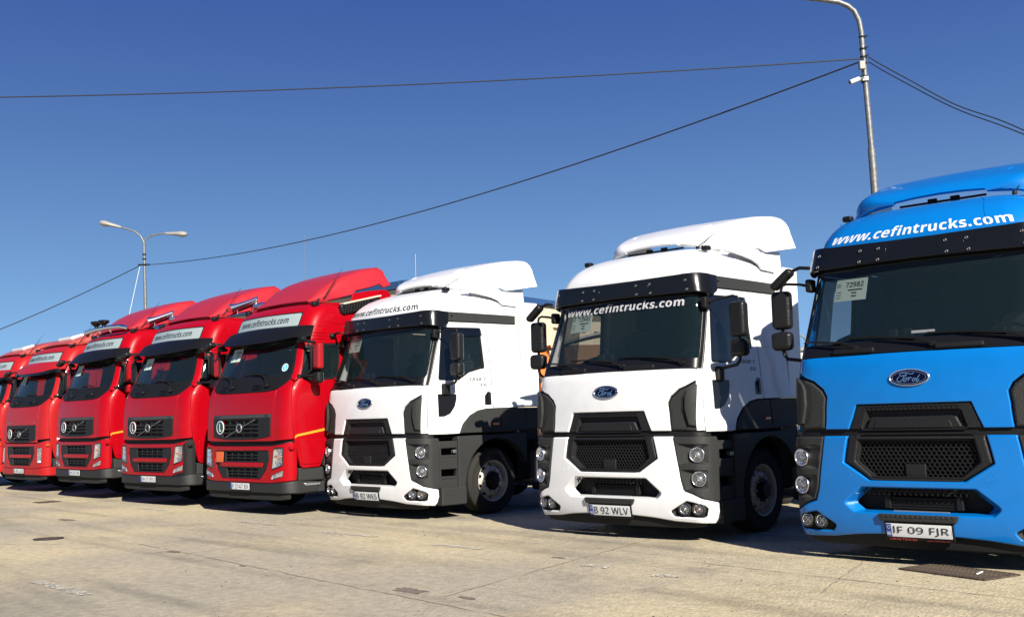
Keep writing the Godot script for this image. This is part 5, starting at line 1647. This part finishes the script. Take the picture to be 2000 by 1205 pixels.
	part("under_tray", memo("v_tray", func(b: MB): panel(b, s, rp(sym([0.0, 0.26, 0.9, 0.26, 1.2, 0.28, 1.2, 0.4, 0.0, 0.4]), 0.03), -0.03, 0.05, 0.02)), M.pitch, t)
	number_plate(t, s, o.plate, 0.03, 0.425, 0.525, 0.025, o.get("blue", true), "")
	for sg in [-1.0, 1.0]:
		var lampq := rp(V([0.87, 1.06, 1.081, 1.075, 1.074, 0.8, 0.828, 0.735]), 0.012)
		var fogq := rp(V([0.842, 0.655, 1.079, 0.728, 1.075, 0.64, 0.805, 0.59]), 0.012)
		if old:
			lampq = rp(V([0.93, 1.0, 1.07, 1.0, 1.07, 0.66, 0.93, 0.66]), 0.012)
		var hl := part("headlight", memo(k + "hl%d" % sg, func(b: MB):
			var q := lampq if sg > 0 else mir(lampq)
			panel(b, s, q, 0.01, 0.03, 0.006, [shrink(q, Vector2(0.97 * sg, 0.92 if not old else 0.83), 0.9)], 0.08)), M.dull_metal if old else M.plastic, t)
		part("reflector", memo(k + "hlr%d" % sg, func(b: MB):
			var q := lampq if sg > 0 else mir(lampq)
			well(b, s, ccw(shrink(q, Vector2(0.97 * sg, 0.9), 0.92)), ccw(shrink(q, Vector2(0.97 * sg, 0.9), 0.7)), 0.002, -0.05)
			for i in 3:
				var vc: float = [0.99, 0.9, 0.82][i]
				if old:
					vc = [0.92, 0.83, 0.74][i]
				panel(b, s, oval(Vector2((0.985 - 0.02 * i) * sg, vc), 0.05, 0.036, 18), -0.018, 0.03, 0.02, [oval(Vector2((0.985 - 0.02 * i) * sg, vc), 0.014, 0.011, 10)], 0.06)), M.mirror_metal, hl)
		part("lamp_glass", memo(k + "hlg%d" % sg, func(b: MB): sheet(b, s, ccw(lampq if sg > 0 else mir(lampq)), 0.006)), M.clear, hl)
		if not old:
			part("indicator", memo(k + "ind%d" % sg, func(b: MB): panel(b, s, rect(0.88 * sg, 0.92, 1.06 * sg, 0.935), -0.004, 0.01, 0.003)), M.amber, hl)
			var fo := part("fog_light", memo(k + "fog%d" % sg, func(b: MB):
				var q := fogq if sg > 0 else mir(fogq)
				panel(b, s, q, 0.008, 0.03, 0.006, [shrink(q, Vector2(0.955 * sg, 0.655), 0.85)], 0.08)), M.dull_metal, t)
			part("reflector", memo(k + "fogr%d" % sg, func(b: MB):
				var q := fogq if sg > 0 else mir(fogq)
				well(b, s, ccw(shrink(q, Vector2(0.955 * sg, 0.655), 0.86)), ccw(shrink(q, Vector2(0.955 * sg, 0.655), 0.6)), 0.0, -0.03)), M.mirror_metal, fo)
			part("lamp_glass", memo(k + "fogg%d" % sg, func(b: MB): sheet(b, s, ccw(shrink(fogq if sg > 0 else mir(fogq), Vector2(0.955 * sg, 0.655), 0.9)), 0.005)), M.clear, fo)
		if o.get("black_corner", false) and sg > 0:
			part("bare_corner", memo("v_barecorner", func(b: MB): panel(b, s, rp(V([1.088, 1.1, 1.187, 1.16, 1.29, 1.145, 1.32, 0.97, 1.322, 0.565, 0.79, 0.53, 0.8, 0.56, 1.082, 0.62, 1.09, 0.9]), 0.01), 0.005, 0.02, 0.008, [], 0.1)), M.black, t, "bare black corner with its red cover missing")
		part("corner_lamp", memo(k + "cl%d" % sg, func(b: MB): b.rbox(Transform3D(Basis(), s.at(1.215 * sg, 1.06, 0.01)), Vector3(0.07, 0.05, 0.07), 0.015, 2)), M.amber if old else (M.gloss_black if o.get("black_corner", false) else paint), t)
		part("step_edge", memo("v_stepedge%d" % sg, func(b: MB): panel(b, s, zs(s, [-0.33, 0.49, -0.6, 0.49, -0.6, 0.525, -0.3, 0.525], 0.0, sg), 0.02, 0.03, 0.004)), M.steel, t)
		part("foot_step", memo("v_foot%d" % sg, func(b: MB):
			b.rbox(Transform3D(Basis(), Vector3(1.1 * sg, 0.66, -0.47)), Vector3(0.2, 0.2, 0.46), 0.02, 2)
			b.rbox(Transform3D(Basis(), Vector3(1.1 * sg, 0.46, -0.5)), Vector3(0.24, 0.16, 0.42), 0.02, 2)), M.plastic, t)
		# ---- corner, door, side
		part("corner_panel", memo("v_corner%d" % sg, func(b: MB):
			var q := rp(V([0.866, 1.178, 1.256, 1.202, 1.2, 1.7, 1.143, 2.075, 1.05, 2.115, 0.96, 2.02, 0.864, 1.972]), 0.012)
			panel(b, s, mir(q) if sg < 0 else q, 0.0, 0.03, 0.006, [], 0.1)), paint, t)
		part("a_pillar", memo("v_apillar%d" % sg, func(b: MB):
			var q := V([1.04, 2.125, 1.15, 2.09, 1.195, 2.2, 1.115, 2.66, 1.1, 2.75, 0.995, 2.75])
			panel(b, s, mir(q) if sg < 0 else q, 0.002, 0.04, 0.012, [], 0.1)), paint, t)
		var d := part("door", memo("v_door%d" % sg, func(b: MB):
			var q := PackedVector2Array()
			for i in 9:
				q.append(Vector2(lerpf(1.264, 1.152, i / 8.0), lerpf(1.16, 2.075, i / 8.0)))
			q.append_array(zs_line(s, [-0.21, 2.1, -0.30, 2.735, -1.2, 2.75, -1.22, 1.3, -1.0, 1.29, -0.84, 1.2, -0.74, 1.07, -0.62, 0.78, -0.59, 0.765, -0.3, 0.755, -0.255, 0.79]))
			panel(b, s, mir(q) if sg < 0 else q, 0.0, 0.035, 0.007, [zs(s, vol_window(), 0.03, sg)], 0.12)
			panel(b, s, zs(s, [-0.25, 1.148, -0.27, 0.81, -0.6, 0.81, -0.7, 1.09, -0.78, 1.2], 0.03, sg), 0.012, 0.014, 0.012, [], 0.12)), paint, t)
		var dw := part("door_window", memo("v_dwin%d" % sg, func(b: MB):
			panel(b, s, zs(s, shrink_list(vol_window(), 0.003), 0.03, sg), -0.003, 0.03, 0.004, [zs(s, shrink_list(vol_window(), 0.04), 0.03, sg)], 0.13)), M.black, d)
		part("window_glass", memo("v_dglass%d" % sg, func(b: MB): sheet(b, s, ccw(zs(s, shrink_list(vol_window(), 0.03), 0.03, sg)), -0.016, [], 0.2)), M.tinted, dw)
		part("door_handle", memo("v_handle%d" % sg, func(b: MB): b.rbox(Transform3D(Basis(), s.at(s.zu(-1.08, 1.75) * sg, 1.75, 0.01)), Vector3(0.03, 0.07, 0.16), 0.014, 2)), M.black, d)
		if o.get("stripe", false):
			part("door_stripe", memo("v_stripe%d" % sg, func(b: MB):
				var a := s.zu(-0.19, 1.23)
				panel(b, s, mir(V([1.274, 1.208, a, 1.235, s.zu(-0.765, 1.325), 1.325, s.zu(-1.2, 1.39), 1.39, s.zu(-1.2, 1.43), 1.43, s.zu(-0.765, 1.362), 1.362, a, 1.268, 1.272, 1.245])) if sg < 0 else V([1.274, 1.208, a, 1.235, s.zu(-0.765, 1.325), 1.325, s.zu(-1.2, 1.39), 1.39, s.zu(-1.2, 1.43), 1.43, s.zu(-0.765, 1.362), 1.362, a, 1.268, 1.272, 1.245]), 0.0025, 0.002, 0.0006, [], 0.1)), M.stripe, d)
		if old:
			var ol := MB.new()
			for i in 3:
				panel(ol, s, zs(s, [-0.3 - 0.16 * i, 1.17, -0.42 - 0.16 * i, 1.17, -0.42 - 0.16 * i, 1.235, -0.3 - 0.16 * i, 1.235], 0.0, sg), 0.0025, 0.002, 0.0006)
			part("pale_marking", ol.done(), M.white_print, d)
		part("side_panel", memo("v_side%d" % sg, func(b: MB):
			panel(b, s, zs(s, [-1.21, 2.74, -2.2, 2.74, -2.2, 1.3, -1.23, 1.3], 0.0, sg), 0.0, 0.03, 0.006, [], 0.13)
			var up := PackedVector2Array()
			for i in 5:
				up.append(Vector2(lerpf(1.105, 1.13, i / 4.0), lerpf(2.755, 2.96, i / 4.0)))
			up.append_array(zs_line(s, [-0.75, 2.96, -2.2, 2.96, -2.2, 2.748, -0.42, 2.742]))
			panel(b, s, mir(up) if sg < 0 else up, 0.0, 0.03, 0.006, [], 0.13)
			for v in [2.79, 2.835]:
				panel(b, s, zs(s, [-0.44, v, -2.18, v, -2.18, v + 0.022, -0.46, v + 0.022], 0.0, sg), 0.008, 0.012, 0.008, [], 0.13)), paint, t)
		part("wheel_arch", memo("v_arch%d" % sg, func(b: MB):
			var q := []
			for i in 13:
				var a := PI * i / 12.0
				q.append(Vector3(0, 0.5 + 0.66 * sin(a), -1.42 + 0.66 * cos(a)))
			var rows := []
			for w in q:
				rows.append([w + Vector3(0.65 * sg, 0, 0), w + Vector3(1.2 * sg, 0, 0)])
			b.shell(rows, 0.03, [], -sg)
			panel(b, s, zs(s, [-0.76, 1.16, -0.95, 1.255, -1.2, 1.3, -2.0, 1.3, -2.0, 0.9, -1.98, 0.8, -1.9, 1.0, -1.75, 1.14, -1.42, 1.2, -1.1, 1.13, -0.9, 0.97, -0.78, 0.72, -0.7, 0.78], 0.0, sg), -0.03, 0.06, 0.01)), M.plastic, t)
		part("roof_lamp", memo("v_rooflamp%d" % sg, func(b: MB):
			b.rbox(Transform3D(Basis(), Vector3(0.97 * sg, 3.32, -0.72)), Vector3(0.1, 0.09, 0.12), 0.03, 2)
			b.tube([Vector3(0.97 * sg, 3.34, -0.76), Vector3(0.96 * sg, 3.41, -0.8)], 0.014)), M.gloss_black, t)
		# ---- mirrors
		var mc: Material = o.get("mirror", M.gloss_plastic)
		var mi := part("mirror", memo("v_mirror%d" % sg, func(b: MB):
			b.rbox(Transform3D(Basis(Vector3.UP, -0.15 * sg), Vector3(1.45 * sg, 2.455, -0.43)), Vector3(0.2, 0.4, 0.11), 0.04, 4)), mc, t)
		part("lower_mirror", memo("v_lmirror%d" % sg, func(b: MB):
			b.rbox(Transform3D(Basis(Vector3.UP, -0.15 * sg), Vector3(1.45 * sg, 2.128, -0.42)), Vector3(0.2, 0.175, 0.12), 0.045, 4)), o.get("lower_mirror", M.gloss_plastic), mi)
		part("mirror_rim", memo("v_mrim%d" % sg, func(b: MB):
			b.rbox(Transform3D(Basis(Vector3.UP, -0.15 * sg), Vector3(1.455 * sg, 2.455, -0.475)), Vector3(0.206, 0.406, 0.05), 0.024, 2)), M.black, mi)
		part("mirror_glass", memo("v_mglass%d" % sg, func(b: MB):
			b.rbox(Transform3D(Basis(Vector3.UP, -0.15 * sg), Vector3(1.46 * sg, 2.455, -0.498)), Vector3(0.17, 0.36, 0.012), 0.005, 1)
			b.rbox(Transform3D(Basis(Vector3.UP, -0.15 * sg), Vector3(1.46 * sg, 2.128, -0.48)), Vector3(0.16, 0.14, 0.012), 0.005, 1)), M.mirror_metal, mi)
		part("mirror_arm", memo("v_marm%d" % sg, func(b: MB):
			b.tube([Vector3(1.1 * sg, 2.7, -0.32), Vector3(1.22 * sg, 2.71, -0.3), Vector3(1.42 * sg, 2.665, -0.4)], 0.024)
			b.tube([Vector3(1.1 * sg, 2.15, -0.32), Vector3(1.22 * sg, 2.16, -0.3), Vector3(1.42 * sg, 2.16, -0.4)], 0.024)
			b.rbox(Transform3D(Basis(), Vector3(1.15 * sg, 2.7, -0.33)), Vector3(0.16, 0.05, 0.1), 0.02, 2)
			b.rbox(Transform3D(Basis(), Vector3(1.16 * sg, 2.15, -0.3)), Vector3(0.1, 0.07, 0.12), 0.02, 2)
			b.tube([Vector3(1.3 * sg, 2.66, -0.35), Vector3(1.34 * sg, 2.55, -0.38), Vector3(1.34 * sg, 2.25, -0.38), Vector3(1.22 * sg, 2.16, -0.32)], 0.02)
			b.rbox(Transform3D(Basis(), Vector3(1.19 * sg, 2.74, -0.32)), Vector3(0.14, 0.07, 0.1), 0.03, 2)), M.black, mi)
		# ---- fairings
		part("side_fairing", memo("v_fair%d" % sg, func(b: MB): b.rbox(Transform3D(Basis(), Vector3(1.17 * sg, 2.2, -2.4)), Vector3(0.035, 1.9, 0.34), 0.012, 2)), paint, t)
		part("roof_fin", memo("v_fin%d" % sg, func(b: MB):
			var fl := Flat.new(Transform3D(Basis(Vector3(0, 0, -1), Vector3.UP, Vector3(1, 0, 0)), Vector3(1.07 * sg, 0, 0)))
			panel(b, fl, rp(V([1.3, 3.3, 1.4, 3.525, 1.69, 3.583, 2.05, 3.632, 2.14, 3.6, 2.217, 3.487, 2.26, 3.1, 1.3, 3.1]), 0.04), 0.012, 0.024, 0.006)), paint, t)
	part("kerb_mirror", memo("v_kerb", func(b: MB):
		b.rbox(Transform3D(Basis(Vector3.BACK, 0.3), Vector3(-1.24, 2.76, -0.12)), Vector3(0.26, 0.09, 0.14), 0.04, 4)
		b.tube([Vector3(-1.14, 2.78, -0.14), Vector3(-1.05, 2.8, -0.25)], 0.02)), M.gloss_plastic, t)
	# ---- screen, visor, sign, roof
	part("screen_surround", memo("v_surround", func(b: MB):
		var q := sym([0.0, 1.937, 0.6, 1.94, 0.74, 1.956, 0.864, 1.976, 0.96, 2.026, 1.045, 2.12, 1.0, 2.745, 0.985, 2.8, 0.0, 2.8])
		panel(b, s, q, -0.004, 0.03, 0.006, [rp(sym([0.0, 2.185, 0.5, 2.188, 0.95, 2.21, 0.975, 2.25, 0.945, 2.72, 0.0, 2.74]), 0.04)], 0.12)), M.black, t)
	part("windscreen", memo("v_screen", func(b: MB): sheet(b, s, ccw(sym([0.0, 2.17, 0.5, 2.175, 0.985, 2.2, 0.955, 2.74, 0.0, 2.75])), -0.012, [], 0.2)), M.tinted, t)
	for i in 2:
		part("wiper", memo("v_wiper%d" % i, func(b: MB):
			var u0: float = [0.62, -0.3][i]
			b.tube([s.at(u0, 2.03, 0.03), s.at(u0 - 0.08, 2.14, 0.05), s.at(u0 - 0.2, 2.21, 0.05), s.at(u0 - 0.55, 2.235, 0.03)], [0.022, 0.014, 0.012, 0.007], 6)
			b.tube([s.at(u0 - 0.1, 2.2, 0.012), s.at(u0 - 0.4, 2.225, 0.012), s.at(u0 - 0.7, 2.215, 0.012)], 0.009, 6)
			b.rbox(Transform3D(Basis(), s.at(u0, 2.03, 0.02)), Vector3(0.09, 0.05, 0.06), 0.02, 2)), M.gloss_black, t)
		part("wash_grille", memo("v_wash%d" % i, func(b: MB):
			var u0: float = [0.36, -0.6][i]
			for j in 4:
				panel(b, s, rect(u0 - 0.11, 1.975 + 0.022 * j, u0 + 0.11, 1.988 + 0.022 * j), 0.012, 0.02, 0.005, [], 0.25)), M.gloss_black, t)
	part("sun_visor", memo(k + "visor", func(b: MB):
		var rows := []
		for i in 7:
			var f := i / 6.0
			var row := []
			for j in 25:
				var u := lerpf(-1.2, 1.2, j / 24.0)
				var e := absf(u) / 1.2
				var v := lerpf(2.955 - 0.012 * e, 2.655 + 0.085 * pow(e, 3.0), f)
				row.append(s.at(u, v, 0.03 + 0.13 * pow(f, 0.6) * (1.0 - 0.3 * pow(e, 6.0))))
			rows.append(row)
		b.shell(rows, 0.012, [], 1.0)
		for e in [-1.0, 1.0]:
			b.edge(s.at(1.2 * e, 2.943, 0.03), s.at(1.2 * e, 2.74, 0.12), s.at(1.2 * e, 2.74, 0.0), s.at(1.2 * e, 2.943, 0.0), Vector3(e, 0, 0))), M.visor_matt if not old else paint, t)
	if old:
		part("visor_lip", memo("o_lip", func(b: MB):
			var row := []
			var row2 := []
			for j in 25:
				var u := lerpf(-1.12, 1.12, j / 24.0)
				row.append(s.at(u, 2.665 + 0.08 * pow(absf(u) / 1.15, 3.0), 0.158))
				row2.append(s.at(u, 2.60 + 0.09 * pow(absf(u) / 1.15, 3.0), 0.15))
			b.shell([row, row2], 0.01, [], 1.0)), M.visor, t)
	var sg2 := part("sign_board", memo("v_sign", func(b: MB): panel(b, s, rp(sym([0.0, 2.975, 0.925, 2.968, 0.945, 3.175, 0.0, 3.18]), 0.03), 0.006, 0.02, 0.004)), M.sign_face, t)
	part("sign_frame", memo("v_signf", func(b: MB): panel(b, s, rp(sym([0.0, 2.955, 0.945, 2.95, 0.968, 3.195, 0.0, 3.2]), 0.04), 0.009, 0.03, 0.006, [rp(sym([0.0, 2.975, 0.925, 2.968, 0.945, 3.175, 0.0, 3.18]), 0.03)])), M.black, sg2)
	var wb := MB.new()
	lettering(wb, s, "www.cefintrucks.com", site_font, -0.82, 3.025, 0.66, 3.135, 0.0072, 0.2)
	part("site_lettering", wb.done(), M.navy_print, sg2)
	part("roof", memo("v_roof", func(b: MB): loft_roof(b, s, [2.955, 3.02, 3.1, 3.18, 3.24, 3.28, 3.31, 3.335, 3.355, 3.37], -2.22)), paint, t)
	for sg in [-1.0, 1.0]:
		part("roof_recess_panel", memo("v_rrec%d" % sg, func(b: MB):
			panel(b, s, zs(s, [-0.85, 3.0, -1.75, 3.0, -1.75, 3.17, -0.9, 3.17], 0.05, sg), 0.008, 0.012, 0.008, [], 0.12)), paint, t)
	part("cab_rear_wall", memo("v_rear", func(b: MB): b.box(Vector3(0, 2.05, -2.2), Vector3(2.3, 1.8, 0.03), 0.01)), paint, t)
	part("air_deflector", memo(k + "spoiler", func(b: MB):
		hood_loft(b, [[-0.74, 0.88, 3.37, 3.352], [-0.82, 0.92, 3.43, 3.355], [-0.95, 0.95, 3.54, 3.38], [-1.15, 0.985, 3.69, 3.44], [-1.38, 1.01, 3.81, 3.505], [-1.44, 1.015, 3.835, 3.57], [-1.7, 1.035, 3.93, 3.64], [-1.9, 1.05, 3.985, 3.71], [-1.96, 1.05, 3.998, 3.66], [-2.08, 1.055, 4.015, 3.69], [-2.14, 1.055, 3.99, 3.71]] if not old else [[-0.74, 0.88, 3.37, 3.352], [-0.95, 0.95, 3.48, 3.38], [-1.2, 0.98, 3.58, 3.42], [-1.6, 1.02, 3.7, 3.5], [-2.0, 1.05, 3.78, 3.55], [-2.2, 1.05, 3.8, 3.55]], 0.12, 0.13, 0.025)), M.faded_old if old else o.get("deflector", paint), t)
	for i in 2:
		part("aerial", memo("v_aerial%d" % i, func(b: MB):
			var x: float = [0.93, 0.9][i]
			b.tube([Vector3(x, 3.33, -0.86), Vector3(x, 3.6 + 0.15 * i, -1.06 - 0.1 * i), Vector3(x, 3.75 + 0.2 * i, -1.18 - 0.13 * i)], [0.006, 0.004, 0.003], 6)
			b.lathe(Transform3D(Basis(), Vector3(x, 3.31, -0.86)), [Vector2(0.02, 0), Vector2(0.016, 0.03), Vector2(0.0, 0.035)], 10)), M.black, t)
	if o.get("lens", false):
		part("roof_lens", memo("o_lens", func(b: MB): b.rbox(Transform3D(Basis(Vector3.RIGHT, 0.3), Vector3(0, 3.575, -1.12)), Vector3(0.8, 0.14, 0.34), 0.05, 3)), M.lens_white, t)
	if o.get("light_bar", false):
		var lb := part("light_bar", memo("v_bar", func(b: MB):
			b.tube([Vector3(-0.9, 3.36, -0.55), Vector3(-0.8, 3.4, -0.48), Vector3(-0.2, 3.43, -0.45), Vector3(0.5, 3.43, -0.45), Vector3(0.85, 3.42, -0.5), Vector3(0.95, 3.38, -0.6)], 0.045, 12)
			for x in [-0.55, -0.1, 0.4]:
				b.tube([Vector3(x, 3.42, -0.46), Vector3(x, 3.33, -0.5)], 0.02)
			for x in [-0.75, -0.4, 0.0]:
				b.lathe(Transform3D(Basis(Vector3.BACK, PI / 2), Vector3(x, 3.42, -0.46)), [Vector2(0.042, -0.02), Vector2(0.042, 0.02)], 12)), M.chrome, t)
		for i in 2:
			part("beacon", memo("v_beacon%d" % i, func(b: MB):
				b.lathe(Transform3D(Basis(), Vector3([-0.25, 0.12][i], 3.46, -0.46)), [Vector2(0.03, 0.0), Vector2(0.04, 0.03), Vector2(0.11, 0.09), Vector2(0.12, 0.12), Vector2(0.1, 0.14), Vector2(0.0, 0.15)], 18)), M.gloss_black, lb)
	if o.get("horns", false):
		for i in 2:
			part("air_horn", memo("v_horn%d" % i, func(b: MB):
				var a: Vector3 = [Vector3(1.0, 3.51, -1.0), Vector3(1.1, 3.56, -1.42)][i]
				var d: Vector3 = [Vector3(0.08, 0.2, -0.5), Vector3(0.04, 0.1, -0.42)][i]
				var q := []
				for j in 7:
					q.append(a + d * (j / 6.0))
				b.tube(q, [0.1, 0.075, 0.06, 0.054, 0.05, 0.048, 0.048] if i == 0 else [0.045, 0.068, 0.068, 0.068, 0.068, 0.068, 0.055], 12)
				b.tube([a + d * 0.3, a + d * 0.3 - Vector3(0.0, 0.14, 0)], 0.012)
				b.lathe(Transform3D(Basis(Vector3.RIGHT, PI / 2 - 0.1), a + d), [Vector2(0.0, -0.01), Vector2(0.07, -0.01), Vector2(0.07, 0.01), Vector2(0.0, 0.01)], 14)), M.chrome, t)
	if o.get("intake", false):
		part("air_intake", memo("v_intake", func(b: MB):
			b.rbox(Transform3D(Basis(Vector3.RIGHT, 0.23), Vector3(1.13, 3.32, -1.48)), Vector3(0.1, 0.18, 0.82), 0.045, 4)
			for j in 12:
				b.rbox(Transform3D(Basis(Vector3.RIGHT, -0.2), Vector3(1.175, 3.24 + 0.0145 * j, -1.17 - 0.056 * j)), Vector3(0.03, 0.17, 0.025), 0.01, 1)), M.gloss_black, t)
		part("intake_trim", memo("v_intaket", func(b: MB): b.rbox(Transform3D(Basis(Vector3.RIGHT, 0.23), Vector3(1.12, 3.42, -1.52)), Vector3(0.12, 0.03, 0.8), 0.012, 2)), M.cream_panel, t)
	if o.get("hazard", false):
		part("hazard_plate", memo("v_hazard", func(b: MB): panel(b, s, rect(-0.68, 0.845, -0.462, 1.012), 0.02, 0.008, 0.002)), M.orange, t)
	if o.get("five", false):
		var fv := part("round_sticker", memo("v_five", func(b: MB): panel(b, s, oval(Vector2(0.83, 2.31), 0.062, 0.062, 26), -0.008, 0.001, 0.0004)), M.white_print, t)
		part("sticker_disc", memo("v_fived", func(b: MB): panel(b, s, oval(Vector2(0.83, 2.31), 0.05, 0.05, 26), -0.0068, 0.001, 0.0004)), M.cyan, fv)
		var f5 := MB.new()
		lettering(f5, s, "5", sans_bold, 0.81, 2.28, 0.85, 2.34, -0.0055)
		part("sticker_figure", f5.done(), M.white_print, fv)
	id_sheet(t, s, -0.78, 2.68, o.get("id", ""), -0.008)
	make_interior(t, -2.2, 2.93, 1.13)
	make_chassis(t)
	for sg in [-1.0, 1.0]:
		make_wheel(t, Vector3(0.97 * sg, 0.485 - at.y, -1.42), sg, M.rim_grey)
		make_wheel(t, Vector3(1.03 * sg, 0.485 - at.y, -5.0), sg, M.rim_grey, 0.485, true)
		make_wheel(t, Vector3(0.69 * sg, 0.485 - at.y, -5.0), -sg, M.rim_grey, 0.485, true)
	return t

func vol_lower() -> Array:
	return [-0.745, 1.025, 0.749, 1.03, 0.765, 0.9, 0.696, 0.74, 0.536, 0.592, -0.536, 0.592, -0.696, 0.74, -0.765, 0.9]
